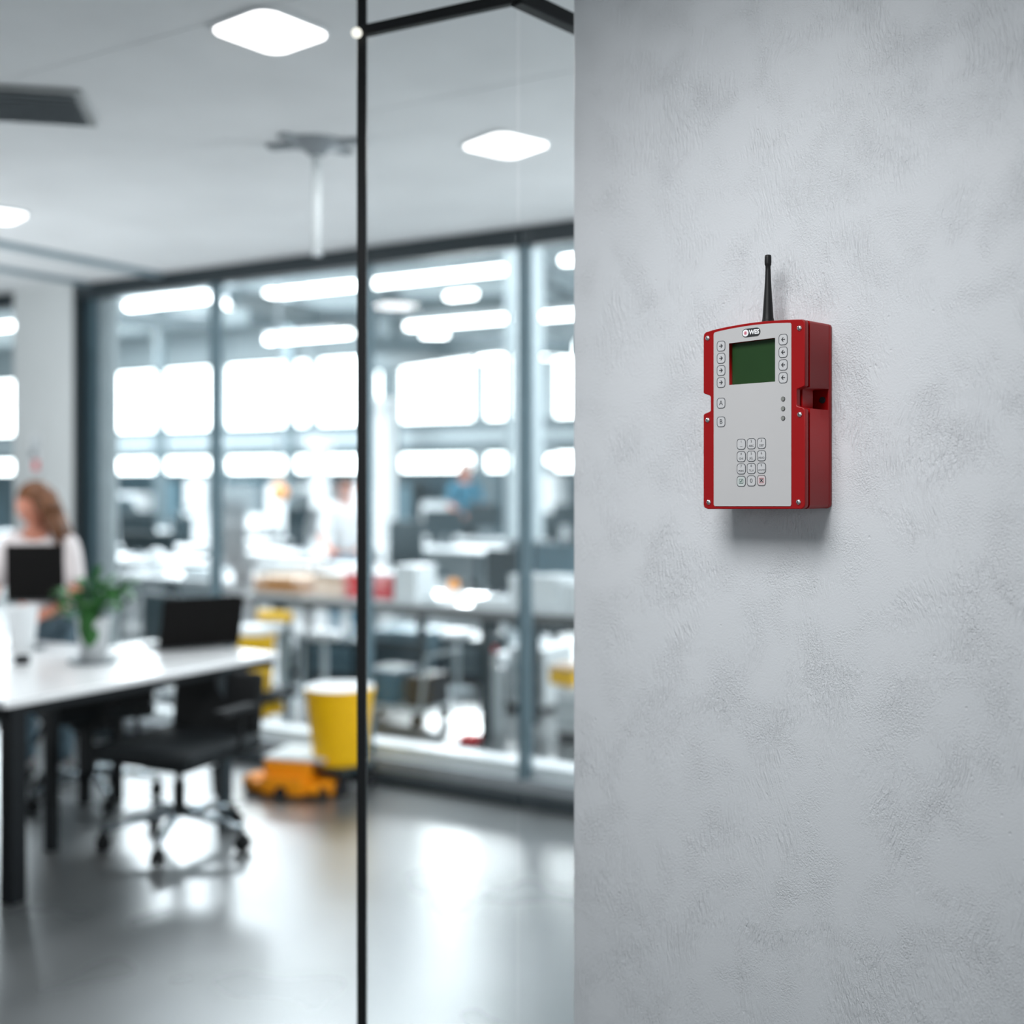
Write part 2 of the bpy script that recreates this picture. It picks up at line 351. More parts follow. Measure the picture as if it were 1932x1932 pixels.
for p, q in ((pA, pB), (pB, pC)):
    d = (q-p).normalized(); p2, q2 = p+d*.012, q-d*.006
    m_ = MB().box(((p2.x+q2.x)/2, (p2.y+q2.y)/2, (hz-.01)/2), ((q2-p2).length, .008, hz-.01), math.atan2(d.y, d.x)).build('pane', M['glass_near'], w3)
kp = pt(673, 62, 2.475); MB().ball(kp, .0115, sc=(1, .6, 1)).build('glint_cap', M['glint'], w3, smooth=True)  # small reflected bright spot, modelled as a glowing round cap

# plaster wall on the right with the control box
TH = R(45); WD = Vector((math.cos(TH), -math.sin(TH), 0)); WN = Vector((-math.sin(TH), -math.cos(TH), 0))   # along wall to the right, out of the wall
D = .081
Y0 = 1.85; P0 = Vector(((1450-CX)/F*Y0, Y0, 0)); WP = P0-WN*D
def on_plane(px, py, O):                    # sight line against the vertical plane through O along WD
    t = (px-CX)/F; d = Vector((t, 1, -(py-YH)/F)); c = Vector((0, 0, HC)); k = (O-c).dot(WN)/d.dot(WN); return c+d*k
def uv(px, py, O=None): O = O or P0; p = on_plane(px, py, O); return ((p-O).dot(WD), p.z)
ul = uv(1081.5, 900, WP)[0]
wl = MB()
pts = [WP+WD*ul, WP+WD*3.2, WP+WD*3.2-WN*.22, WP+WD*ul-WN*.22]
wl.prism([(p.x-WP.x, p.y-WP.y) for p in pts], 0, CEIL)
wr = struct(wl.build('wall_right', M['plaster'], None, .004), 'white trowelled plaster wall carrying the red control box'); wr.location = (WP.x, WP.y, 0)

# ------------------------------------------------------------------ the red control box
base_v = uv(1420, 962)[1]
box = thing('control_panel', 'red wall-mounted control box with white keypad face, green screen and short black antenna', 'control panel', (P0.x, P0.y, 0), -TH)
def U(px, py): return uv(px, py)            # local x, z on the front plane; local y = into wall
# arch of the lid top, sampled from left to right
arch = [(1327, 636), (1328, 630), (1332, 626.5), (1345, 622.5), (1362, 618.5), (1380, 615), (1400, 611.5), (1420, 608.6), (1440, 606.3), (1460, 604.6), (1480, 603.4), (1500, 602.8), (1513, 602.6), (1517, 604), (1518.5, 608)]
right_n = [(1518.5, 727), (1515, 729.5), (1504, 734), (1503, 737), (1503, 763), (1504, 766), (1515, 769), (1518.5, 773)]
left_n = [(1327, 783), (1329, 780.5), (1339, 776.5), (1340.5, 774), (1340.5, 749), (1339, 746.5), (1329, 743), (1327, 741)]
low = [(1518.5, 952), (1517, 957), (1512, 960.5), (1335, 960.5), (1329, 958), (1327, 953)]
lid_o = [U(*p) for p in arch+right_n+low+left_n]
lcd = [U(1376, 648), U(1463, 637.3), U(1463, 720), U(1376, 726.5)]
curve_plate('lid', lid_o, [lcd], .0105, M['red'], box, .0012, 0)
def inset(poly, dx0, dx1, dzb, dzt):
    xs = [p[0] for p in poly]; zs = [p[1] for p in poly]; cx = (min(xs)+max(xs))/2; cz = (min(zs)+max(zs))/2
    w = (max(xs)-min(xs))/2; h = (max(zs)-min(zs))/2
    return [(cx+(x-cx)*(1-dx0/w), cz+(z-cz)*(1-dzb/h)) for x, z in poly]
curve_plate('seal', inset(lid_o, .0045, 0, .0045, 0), [], .0045, M['red'], box, 0, .0105)
# body in three layers: front layer with shallow notch, back layer with deep pocket, solid back plate
def body_outline(nr, nl):
    full = [U(*p) for p in arch]
    xr = full[-1][0]; zt = U(1518.5, 729)[1]; zb = U(1518.5, 770)[1]; xl = full[0][0]; zlt = U(1327, 743)[1]; zlb = U(1327, 781)[1]
    o = full[:]
    if nr: o += [(xr, zt), (xr-nr, zt-.002), (xr-nr, zb+.002), (xr, zb)]
    o += [U(*p) for p in low]
    if nl: o += [(xl, zlb), (xl+nl, zlb+.002), (xl+nl, zlt-.002), (xl, zlt)]
    return o
y = .015
curve_plate('body', body_outline(.013, .012), [], .030, M['red'], box, .0, y)
curve_plate('body', body_outline(.034, .012), [], .026, M['red'], box, .0, y+.030)
curve_plate('back_plate', body_outline(0, 0), [], D-(y+.056)-.0002, M['red'], box, .0015, y+.056)
# merge the two body layers into one mesh
bl = [o for o in bpy.data.objects if o.parent == box and o.name.startswith('body')]
bmj = bmesh.new()
for o in bl: bmj.from_mesh(o.data)
bmj.to_mesh(bl[0].data); bmj.free(); bpy.data.objects.remove(bl[1])
# pocket screw deep in the notch
xr = U(1518.5, 750)[0]; zc = U(1518.5, 750)[1]
MB().tube((xr-.011, .0695, zc), (xr-.011, .0712, zc), .0052).build('pocket_screw', M['ink'], box)
# white face
face_arch = [(1347, 632), (1347.8, 628.5), (1351, 626.6), (1365, 623.2), (1385, 619.2), (1405, 615.8), (1425, 613.0), (1445, 611.1), (1465, 609.8), (1485, 609.2), (1491.5, 609.2), (1493.3, 611.5)]
face_o = [U(*p) for p in face_arch+[(1493.3, 952), (1491.5, 955), (1349, 955), (1347.2, 952)]]
face = curve_plate('face_label', face_o, [lcd], .0009, M['label'], box, 0, -.0009)
face['label'] = 'white keypad face'
# recessed screen
lo_ = [U(1372, 642), U(1468, 632), U(1468, 726), U(1372, 732)]
curve_plate('screen', lo_, [], .002, M['lcd'], box, 0, .0085)['label'] = 'dark green display'
# screws
for px, py in ((1335.5, 638), (1508.5, 619), (1335.5, 792.5), (1509, 782), (1337.5, 947.5), (1506.8, 947)):
    x, z = U(px, py)
    s = MB(); s.lathe([(.0042, 0), (.0042, .0006), (.0037, .0018), (.0023, .0026), (.0008, .0029)], n=20)
    s.bm.transform(Matrix.Rotation(R(90), 4, 'X')); s.bm.transform(Matrix.Translation((x, 0, z)))
    so = s.build('screw', M['steel'], box, smooth=True)
    rc = MB(); rc.box((x, -.0030, z), (.0034, .0006, .0009)); rc.box((x, -.0030, z), (.0009, .0006, .0034)); rc.build('cross_slot', M['led_ring'], so)
# indicator lights
for px, py in ((1478.4, 752.7), (1478.4, 771), (1478.4, 789)):
    x, z = U(px, py)
    o = curve_plate('indicator', circle(x, z, .0036), [], .0012, M['led_ring'], box, 0, -.0019)
    curve_plate('lens', circle(x, z, .0029), [], .0008, M['led'], o, 0, -.0024)
# keys
def key(px, py, wpx, hpx, face_m, slope):
    x0, z = U(px-wpx/2, py); x1, _ = U(px+wpx/2, py); _, zt = U(px, py-hpx/2); _, zb = U(px, py+hpx/2)
    outer = rrect(x0, zb, x1, zt, (x1-x0)*.30); t = .00085
    inner = rrect(x0+t, zb+t, x1-t, zt-t, (x1-x0)*.30-t*.7)
    sx = slope
    def sh(pl): cx = (x0+x1)/2; return [(p[0], p[1]) for p in pl]
    k = curve_plate('key', sh(inner), [], .0006, face_m, box, 0, -.0014)
    curve_plate('key_outline', sh(outer), [sh(inner)], .0007, M['ink_grey'], k, 0, -.0016)
    return k, (x0+x1)/2, (zb+zt)/2, x1-x0, zt-zb
def arrow(k, x, z, s, d):
    a = MB(); 
    hd = [(.5, 0), (.02, .52), (-.12, .40), (.14, .10), (-.5, .10), (-.5, -.10), (.14, -.10), (-.12, -.40), (.02, -.52)]
    pts_ = [(x+d*p[0]*s, z+p[1]*s) for p in hd]
    if d < 0: pts_ = pts_[::-1]
    curve_plate('arrow', pts_, [], .0003, M['ink'], k, 0, -.0017)
for py in (653, 676, 699, 721.7):
    k, x, z, w, h = key(1361.4, py, 15.6, 19.6, M['key'], 0); arrow(k, x, z, .0068, 1)
for py in (640.7, 664.6, 688.6, 712.6):
    k, x, z, w, h = key(1478.4, py, 16.4, 20.6, M['key'], 0); arrow(k, x, z, .0070, -1)
for py, s in ((760.6, 'A'), (795.8, 'B')):
    k, x, z, w, h = key(1361.4, py, 15.6, 19.6, M['key'], 0); text('key_letter', s, x, z, .0105, M['ink_grey'], k, -.0017)
rows = [('1', '—'), ('2', 'ABC'), ('3', 'DEF'), ('4', 'GHI'), ('5', 'JKL'), ('6', 'MNO'), ('7', 'PQRS'), ('8', 'TUV'), ('9', 'WXYZ')]
for i in range(12):
    c, r_ = i % 3, i//3
    px = (1399.4, 1418.5, 1437.7)[c]; py = (838.0, 861.4, 884.6, 908.0)[r_]-(0, .8, 1.6)[c]
    fm = M['key_green'] if i == 9 else M['key_pink'] if i == 11 else M['key']
    k, x, z, w, h = key(px, py, 16.4, 20.2, fm, 0)
    if i < 9:
        text('digit', rows[i][0], x, z+h*.24, .0054, M['ink_light'], k, -.0017)
        text('letters', rows[i][1], x, z-h*.20, .0048 if len(rows[i][1]) < 4 else .0042, M['ink_light'], k, -.0017)
    elif i == 10: text('digit', '0', x, z, .0095, M['ink_grey'], k, -.0017)
    else:
        mm = M['ink_green'] if i == 9 else M['ink_red']; q = .0038; t = .0006
        curve_plate('square_mark', [(x-q, z-q), (x+q, z-q), (x+q, z+q), (x-q, z+q)], [[(x-q+t, z-q+t), (x+q-t, z-q+t), (x+q-t, z+q-t), (x-q+t, z+q-t)]], .0003, mm, k, 0, -.0017)
        if i == 9: curve_plate('tick', [(x-.0024, z+.0002), (x-.0006, z-.0028), (x+.0024, z+.0026), (x+.0014, z+.0029), (x-.0006, z-.0008), (x-.0016, z+.0007)], [], .0003, mm, k, 0, -.0018)
        else:
            m_ = MB(); m_.box((x, -.0018, z), (.0058, .0004, .0012), ry=R(45)); m_.box((x, -.0018, z), (.0058, .0004, .0012), ry=R(-45)); m_.build('cross', M['ink'], k)
# logo
x0, z0 = U(1407.6, 628.6); x1, z1 = U(1428.4, 626.2)
r1 = .0068
def capsule(x0, z0, x1, z1, r, n=12):
    a = math.atan2(z1-z0, x1-x0); return [(x1+r*math.cos(a-math.pi/2+math.pi*k/n), z1+r*math.sin(a-math.pi/2+math.pi*k/n)) for k in range(n+1)]+[(x0+r*math.cos(a+math.pi/2+math.pi*k/n), z0+r*math.sin(a+math.pi/2+math.pi*k/n)) for k in range(n+1)]
lg = curve_plate('logo_badge', capsule(x0, z0, x1, z1, r1), [], .0004, M['ink'], box, 0, -.0013)
curve_plate('logo_disc', circle(x0, z0, .0056), [], .0003, M['logo_white'], lg, 0, -.0016)
lk = MB()
for k in range(5): lk.box((x0, -.0018, z0), (.0062, .0003, .0008), ry=R(36*k+18))
lk.build('logo_star', M['logo_pink'], lg)
text('logo_text', 'WES', (x0+x1)/2+.0058, (z0+z1)/2+.0002, .0097, M['logo_white'], lg, -.0016, bold=.00035, sx=.96, shear=0)
# antenna on top of the body
OA = P0-WN*.038
ax = (on_plane(1449, 600, OA)-P0).dot(WD)
def za(py): return on_plane(1449, py, OA).z
an = MB(); sc_ = (on_plane(1450, 560, OA)-on_plane(1449, 560, OA)).length*.86
prof = [(11.0, 612), (11.0, 604), (10.4, 601), (9.6, 590), (8.3, 570), (6.6, 545), (5.6, 528), (5.0, 510), (4.8, 502), (6.0, 500), (6.3, 496), (6.3, 486), (5.9, 482), (4.2, 481)]
an.lathe([(r*sc_*1.0, za(p)) for r, p in prof], (ax, .038, 0), 28)
an.build('antenna', M['antenna'], box, smooth=True)
MB().tube((ax, .038, za(614)), (ax, .038, za(603)), 12*sc_, 11.3*sc_, 24).build('antenna_base', M['antenna'], box, .001)
# ------------------------------------------------------------------ ceiling fittings
def rounded_panel(name, label, corners_px, group=None):
    c = [at_h(px, py, CEIL) for px, py in corners_px]          # left, top, right, bottom corners on the ceiling
    ctr = sum(c, Vector())/4
    half1 = ((c[0]-c[2])).length/2/math.sqrt(2)
    s = .5*(((c[0]-c[2]).length+(c[1]-c[3]).length)/2)/math.sqrt(2)*1.06
    d = (c[2]-c[0]); ang = math.atan2(d.y, d.x)+R(45)
    t = thing(name, label, 'ceiling light', (ctr.x, ctr.y, CEIL), ang, group)
    pr = rrect(-s, -s, s, s, s*.42, 8); pi = rrect(-s*.95, -s*.95, s*.95, s*.95, s*.38, 8)
    MB().prism(pr, -.010, -.0005).build('light_frame', M['white'], t)
    MB().prism(pi, -.014, -.009).build('diffuser', M['lamp'], t)
    ld = bpy.data.lights.new('panel_light', 'AREA'); ld.energy = 12; ld.size = s*1.8; lo = bpy.data.objects.new('panel_light', ld); C.objects.link(lo)
    lo.location = (ctr.x, ctr.y, CEIL-.03)
    return t
rounded_panel('ceiling_light', 'largest square ceiling light, at the upper left near the black glass post', [(389, 49), (512, 9), (629, 59), (510, 96)], 'square ceiling lights')
rounded_panel('ceiling_light', 'square ceiling light between the black post and the plaster wall', [(873, 272), (973, 242), (1036, 267), (938, 295)], 'square ceiling lights')
rounded_panel('ceiling_light', 'square ceiling light cut off by the left picture edge', [(-78, 402), (-5, 382), (40, 400), (-35, 419)], 'square ceiling lights')
vc = at_h(55, 195, CEIL)
vt = thing('air_vent', 'dark grey square air vent in the ceiling at the upper left', 'air vent', (vc.x, vc.y, CEIL), R(12))
MB().box((0, 0, -.006), (.36, .36, .012)).build('vent_frame', M['vent'], vt, .003)
for k in range(7): MB().box((0, -.135+k*.045, -.016), (.31, .03, .006), rx=R(25)).build('slat', M['grey'], vt)
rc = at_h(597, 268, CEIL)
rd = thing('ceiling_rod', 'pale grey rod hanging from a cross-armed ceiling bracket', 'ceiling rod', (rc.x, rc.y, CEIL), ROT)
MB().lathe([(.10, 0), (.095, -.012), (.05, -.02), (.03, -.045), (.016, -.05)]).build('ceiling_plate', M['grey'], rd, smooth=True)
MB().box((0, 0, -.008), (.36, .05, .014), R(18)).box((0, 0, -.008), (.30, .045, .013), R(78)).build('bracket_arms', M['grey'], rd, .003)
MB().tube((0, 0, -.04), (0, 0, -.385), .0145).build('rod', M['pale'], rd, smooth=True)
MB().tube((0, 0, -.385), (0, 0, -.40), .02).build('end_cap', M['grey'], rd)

# sign on the pillar
sp = onb(68, -.068); sg = thing('notice_sign', 'small white notice with red mark on the pale pillar', 'sign', (sp.x, sp.y, pt(68, 855, sp.y).z), ROT)
MB().box((0, 0, 0), (.105, .006, .235)).build('board', M['white'], sg)
MB().box((.005, -.005, .055), (.055, .004, .08)).build('picture', M['pale'], sg)
MB().box((-.02, -.006, -.005), (.05, .004, .05)).build('symbol', M['grey'], sg)
MB().box((.005, -.005, -.075), (.05, .004, .06)).build('red_mark', M['redbox'], sg)

# ------------------------------------------------------------------ desks
DH = .73
def desk(name, label, corner, la, lb, legs, thick=.026, group=None):
    """corner = right-hand far corner of the top; extends la to the left (-x) and lb towards us (-y) in the room frame"""
    t = thing(name, label, 'desk', (corner.x, corner.y, 0), ROT, group)
    MB().box((-la/2, -lb/2, DH-thick/2), (la, lb, thick)).build('tabletop', M['desk'], t, .004)
    f = MB()
    for yy in (-.05, -lb+.03): f.box((-la/2, yy, DH-thick-.018), (la-.08, .03, .034))
    for xx in (-.03, -la+.03): f.box((xx, -lb/2, DH-thick-.018), (.03, lb-.04, .034))
    f.build('frame', M['desk_dark'], t, .002)
    for x, yy, w, mm in legs: MB().box((x, yy, (DH-thick)/2), (w, w, DH-thick)).build('leg', mm, t, .003)
    return t
corner = gp(527, 1231, DH)
ld_ = desk('office_desk', 'white office desk with dark legs carrying the plant and the open laptop at right', corner, .84, 1.42, [(-.035, -.31, .050, M['leg_grey']), (-.035, -1.36, .066, M['desk_dark']), (-.80, -.24, .042, M['desk_dark']), (-.42, -.90, .045, M['desk_dark'])])
c2 = corner-E1*.845-E2*.30
desk('office_desk', 'white office desk behind the first one, where the woman works', c2, .85, 1.42, [(-.05, -.05, .045, M['desk_dark']), (-.80, -.05, .045, M['desk_dark']), (-.80, -1.37, .045, M['desk_dark']), (-.05, -1.37, .045, M['desk_dark'])])

# ------------------------------------------------------------------ laptops
def laptop(label, c, rz, w, h, tilt, z=DH):
    t = thing('laptop', label, 'laptop', (c.x, c.y, z), rz)
    # base extends to +y (away from us: towards the user), lid rises at y = 0 with its back to us
    MB().box((0, h*.5, .008), (w, h, .014)).build('base', M['laptop_base'], t, .003)
    kb = MB()
    for r_ in range(5):
        for k in range(12): kb.box((-w*.42+k*w*.076, h*.25+r_*h*.12, .0165), (w*.062, h*.09, .002))
    kb.build('keyboard', M['laptop'], t)
    L = MB(); L.box((0, 0, h/2), (w, .008, h)); L.bm.transform(Matrix.Translation((0, 0, .014)) @ Matrix.Rotation(R(tilt), 4, 'X'))
    lo = L.build('lid', M['laptop'], t, .003)
    s = MB(); s.box((0, .005, h/2), (w*.94, .001, h*.9)); s.bm.transform(Matrix.Translation((0, 0, .014)) @ Matrix.Rotation(R(tilt), 4, 'X')); s.build('screen', M['dkteal'], lo)
    return t
l2 = gp(376, 1224, DH); laptop('open black laptop at the right end of the white desk, screen back towards us', l2, R(33), .385, .25, 20)
LX, LY, LZ = (67-CX)/F*5.66, 5.66, HC-(1137-YH)*5.66/F
laptop('open black laptop held up by the woman', Vector((LX, LY, 0)), R(4), .275, .265, 3, LZ)

# cup / planter, plant, small things
q = gp(42, 1226, DH)
t = thing('paper_cup', 'tall white tapered beaker on the desk in front of the laptop', 'cup', q)
MB().lathe([(.048, 0), (.052, .004), (.070, .19), (.073, .192), (.073, .20), (.069, .20), (.066, .192), (.050, .02), (.01, .018)]).build('beaker', M['white'], t, smooth=True)
q = gp(176, 1249, DH)
t = thing('potted_plant', 'leafy green plant drooping over its white pot on the desk', 'plant', q)
MB().lathe([(.085, 0), (.10, .004), (.104, .012), (.09, .008)]).build('saucer', M['grey'], t, smooth=True)
MB().lathe([(.050, .008), (.054, .012), (.068, .175), (.072, .18), (.072, .19), (.062, .19), (.060, .17), (.01, .168)]).build('pot', M['pot'], t, smooth=True)
MB().lathe([(.058, .165), (.058, .174), (.01, .178)]).build('soil', M['soil'], t)
lv = MB(); st = MB()
def leaf(m, base, tip, w, droop):
    base, tip = Vector(base), Vector(tip); d = tip-base; side = d.cross(Vector((0, 0, 1)))
    if side.length < 1e-4: side = Vector((1, 0, 0))
    side.normalize(); n = 7; L = []; Rr = []; Mi = []
    for k in range(n+1):
        s = k/n; p = base+d*s+Vector((0, 0, droop*math.sin(math.pi*s)))
        ww = w*math.sin(math.pi*min(1, s*.92+.06))**.8
        up = Vector((0, 0, ww*.25)); L.append(m.bm.verts.new(p+side*ww+up)); Rr.append(m.bm.verts.new(p-side*ww+up)); Mi.append(m.bm.verts.new(p))
    for k in range(n):
        m.bm.faces.new((L[k], L[k+1], Mi[k+1], Mi[k])); m.bm.faces.new((Mi[k], Mi[k+1], Rr[k+1], Rr[k]))
rnd = random.Random(4)
for k in range(46):
    a = 2*math.pi*k/46*3+rnd.uniform(-.3, .3); rr = rnd.uniform(.06, .15); zz = rnd.uniform(.22, .34)
    top = Vector((rr*math.cos(a), rr*.7*math.sin(a), zz)); st.path([(0, 0, .17), (top.x*.5, top.y*.5, zz*.8+.04), top], .0022, 6)
    tip = top+Vector((math.cos(a)*.06, math.sin(a)*.05, rnd.uniform(-.05, .03))); leaf(lv, top-Vector((0, 0, .004)), tip, rnd.uniform(.022, .034), .012)
for k in range(12):                                     # leaves hanging down the front of the pot
    x = rnd.uniform(-.03, .035); z = .25-.013*k+rnd.uniform(-.01, .01)
    leaf(lv, (x*.6, -.075, z+.03), (x, -.095, z-.035), .027, .006)
for dx, dz in ((-.15, .225), (-.13, .20), (-.16, .20), (.02, .385), (.03, .40), (.01, .36), (.13, .30), (.155, .29), (.145, .315)):
    leaf(lv, (dx*.7, 0, dz-.01), (dx, -.01, dz+.012), .022, .01); st.path([(0, 0, .17), (dx*.4, 0, dz*.85), (dx*.9, -.005, dz)], .002, 6)
lo = lv.build('leaves', M['leaf'], t, smooth=True); sm = lo.modifiers.new('s', 'SOLIDIFY'); sm.thickness = .0008
st.build('stems', M['leaf'], t)
q = gp(42, 1253, DH)
t = thing('tape_dispenser', 'small black block on the desk in front of the white beaker', 'desk accessory', q, R(15))
MB().box((0, 0, .018), (.062, .045, .036)).build('body', M['ink'], t, .005)
MB().box((.0, 0, .038), (.045, .03, .006)).build('lid', M['dkteal'], t, .002)
q = gp(76, 1226, DH); o = MB().ball((0, 0, .012), .03, sc=(1, .65, .4)).build('computer_mouse', M['grey'], None, smooth=True); o.location = q; tag(o, 'small grey mouse on the desk beside the white beaker', 'mouse')
q = gp(222, 1236, DH); o = MB().box((0, 0, .006), (.09, .12, .012)).build('notepad', M['white'], None, .002); o.location = q; o.rotation_euler = (0, 0, R(-20)); tag(o, 'white notepad on the desk right of the plant', 'notepad')

# ------------------------------------------------------------------ office chairs
def office_chair(label, c, rz, base_rot, bh=.40, seat_h=.445, arms=True):
    t = thing('office_chair', label, 'office chair', (c.x, c.y, 0), rz)
    s = MB(); s.box((0, 0, seat_h), (.50, .50, .075)); s.build('seat', M['chair_seat'], t, .034, smooth=True, seg=5)
    b = MB(); b.box((0, 0, bh/2), (.46, .05, bh)); b.bm.transform(Matrix.Translation((0, .24, seat_h+.02)) @ Matrix.Rotation(R(-6), 4, 'X'))
    b.build('backrest', M['chair'], t, .024, smooth=True, seg=5)
    MB().box((0, .02, seat_h-.06), (.22, .24, .05)).box((0, .24, seat_h-.02), (.06, .06, .10)).build('mechanism', M['chair'], t, .01)
    MB().tube((.20, -.02, seat_h-.06), (.24, -.06, seat_h-.16), .012).build('lever', M['chair'], t)
    MB().tube((0, 0, .12), (0, 0, .26), .026).tube((0, 0, .26), (0, 0, seat_h-.05), .015).build('gas_lift', M['chair'], t)
    if arms:
        for sx in (-1, 1):
            MB().path([(sx*.22, .06, seat_h-.03), (sx*.27, .06, seat_h+.02), (sx*.275, .05, seat_h+.16)], .012).box((sx*.275, .02, seat_h+.17), (.06, .22, .025)).build('armrest', M['chair'], t, .004)
    for k in range(5):
        a = base_rot+2*math.pi*k/5; d = Vector((math.cos(a), math.sin(a), 0))
        leg = MB(); leg.tube(d*.02+Vector((0, 0, .135)), d*.17+Vector((0, 0, .118)), .021, .017, 10).tube(d*.17+Vector((0, 0, .118)), d*.295+Vector((0, 0, .088)), .017, .012, 10).ball(d*.17+Vector((0, 0, .118)), .017)
        leg.build('leg', M['chrome'], t, smooth=True)
        side = Vector((-d.y, d.x, 0)); cc = d*.30+Vector((0, 0, .031))
        w = MB(); w.tube(cc-side*.024, cc-side*.006, .031, .031, 16).tube(cc+side*.006, cc+side*.024, .031, .031, 16).tube(cc+Vector((0, 0, .02)), cc+Vector((0, 0, .07)), .009).box(cc+Vector((0, 0, .03)), (.03, .03, .02))
        w.build('caster', M['chair'], t, .003)
    return t
cc = gp(338, 1592)
chair1 = office_chair('black office chair on chrome star base under the right end of the desk', cc, R(-24), R(78), bh=.265, seat_h=.405)
office_chair('dark office chair mostly hidden beneath the desk, left of the nearer chair', Vector((-2.0, 5.60, 0)), R(-150), R(22), bh=.22)

# ------------------------------------------------------------------ bins and cart in our room
def bucket(name, label, c, r, h, z0, liner=True):
    t = thing(name, label, 'bin', (c.x, c.y, z0))
    MB().lathe([(r*.70, 0), (r*.74, .008), (r*.97, h*.94), (r, h*.95), (r, h), (r*.955, h), (r*.945, h*.93), (r*.70, .02), (.01, .018)], n=40).build('bucket', M['yellow'], t, smooth=False)
    if liner: MB().lathe([(r*.90, h*.82), (r*.945, h*.985), (r*.99, h*1.0), (r*.99, h*1.012), (r*.93, h*1.012), (r*.6, h*.98), (.02, h*.97)], n=36).build('liner', M['white'], t, smooth=True)
    return t
bc = pt(641, 1433, 5.78); zb = .135
bucket('waste_bin', 'round yellow bin with white liner partly behind the black post', bc, .172, .37, zb)
t = thing('wheeled_dolly', 'low black wheeled dolly under the yellow bin', 'dolly', (bc.x, bc.y, 0), ROT)
MB().box((0, 0, .122), (.27, .27, .024)).build('platform', M['dkteal'], t, .004)
for sx in (-1, 1):
    for sy in (-1, 1): MB().tube((sx*.10-.012, sy*.10, .04), (sx*.10+.012, sy*.10, .04), .04).box((sx*.10, sy*.10, .085), (.04, .03, .03)).build('wheel', M['ink'], t)
rc_ = gp(557, 1492)
t = thing('robot_cart', 'low orange transport cart with grey deck standing on the floor beside the yellow bin', 'cart', rc_, R(-16))
MB().box((0, .03, .115), (.24, .26, .10)).build('body', M['orange'], t, .012)
MB().box((.03, .06, .173), (.32, .30, .016)).build('deck', M['pale'], t, .004)
MB().box((0, -.02, .045), (.36, .22, .05)).box((0, -.12, .055), (.22, .06, .085)).build('bumper', M['orange'], t, .012)
for sx in (-1, 1):
    MB().box((sx*.19, -.03, .045), (.085, .13, .07), R(8*sx)).build('side_foot', M['orange'], t, .014)
    MB().tube((sx*.19, -.08, .028), (sx*.19, -.108, .028), .028).build('wheel', M['ink'], t)
MB().tube((0, -.14, .03), (0, -.165, .03), .03).build('wheel', M['ink'], t)

# ------------------------------------------------------------------ people
def skin_body(name, joints, m, parent, root, sub=2):
    """joints: dict name -> (pos, radius or (rx, ry), parent name)"""
    names = list(joints); idx = {n: i for i, n in enumerate(names)}
    me = bpy.data.meshes.new(name); me.from_pydata([joints[n][0] for n in names], [(idx[n], idx[joints[n][2]]) for n in names if joints[n][2]], [])
    o = bpy.data.objects.new(name, me); C.objects.link(o); o.parent = parent
    sk = o.modifiers.new('skin', 'SKIN'); sk.use_smooth_shade = True
    if not me.skin_vertices: 
        bpy.context.view_layer.objects.active = o
    for n in names:
        r = joints[n][1]; v = me.skin_vertices[0].data[idx[n]]; v.radius = r if isinstance(r, tuple) else (r, r); v.use_root = (n == root)
    s = o.modifiers.new('sub', 'SUBSURF'); s.levels = sub; s.render_levels = sub
    dg = bpy.context.evaluated_depsgraph_get(); dg.update(); me2 = bpy.data.meshes.new_from_object(o.evaluated_get(dg))
    o.modifiers.clear(); o.data = me2; me2.materials.clear(); me2.materials.append(m); smooth_obj(o); return o
def head_mesh(bm_parent, c, yaw, pitch, m, parent, name='head', s=1.0):
    h = MB(); h.ball((0, 0, 0), .1, 28, 20)
    for v in h.bm.verts:
        x, y_, z = v.co; x *= .78; y_ *= .95; z *= 1.18
        if z < 0: f = 1-.30*(-z/.118); x *= f; y_ = y_*(1-.18*(-z/.118)) - .008*(-z/.118)
        if y_ < -.05 and abs(x) < .022 and -.035 < z < .02: y_ -= .016*(1-abs(x)/.022)*(1-(z+.035)/.055)     # nose
        if y_ < -.04 and z < -.075: y_ -= .006                                                                # chin
        if y_ < -.05 and .015 < z < .035: y_ -= .004                                                          # brow
        v.co = (x, y_, z)
    for sx in (-1, 1): h.ball((sx*.078, .01, -.01), .02, 10, 8, (.35, .8, 1.4))
    Mx = Matrix.Translation(Vector(c)) @ Matrix.Rotation(yaw, 4, 'Z') @ Matrix.Rotation(pitch, 4, 'X') @ Matrix.Scale(s, 4)
    h.bm.transform(Mx); ob = h.build(name, m, parent, smooth=True)
    e = MB()
    for sx in (-1, 1): e.ball((sx*.03, -.082, .0), .009, 10, 8)
    e.bm.transform(Mx); e.build('eyes', M['eye'], ob, smooth=True)
    l = MB(); l.ball((0, -.088, -.058), .02, 10, 8, (1, .35, .3)); l.bm.transform(Mx); l.build('mouth', M['lip'], ob, smooth=True)
    return ob, Mx
def join_into(body, others):
    bmj = bmesh.new(); bmj.from_mesh(body.data)
    for o in others: bmj.from_mesh(o.data)
    bmj.to_mesh(body.data); bmj.free(); smooth_obj(body)
    for o in others:
        for ch in [x for x in bpy.data.objects if x.parent == o]: ch.parent = body.parent
        bpy.data.objects.remove(o)
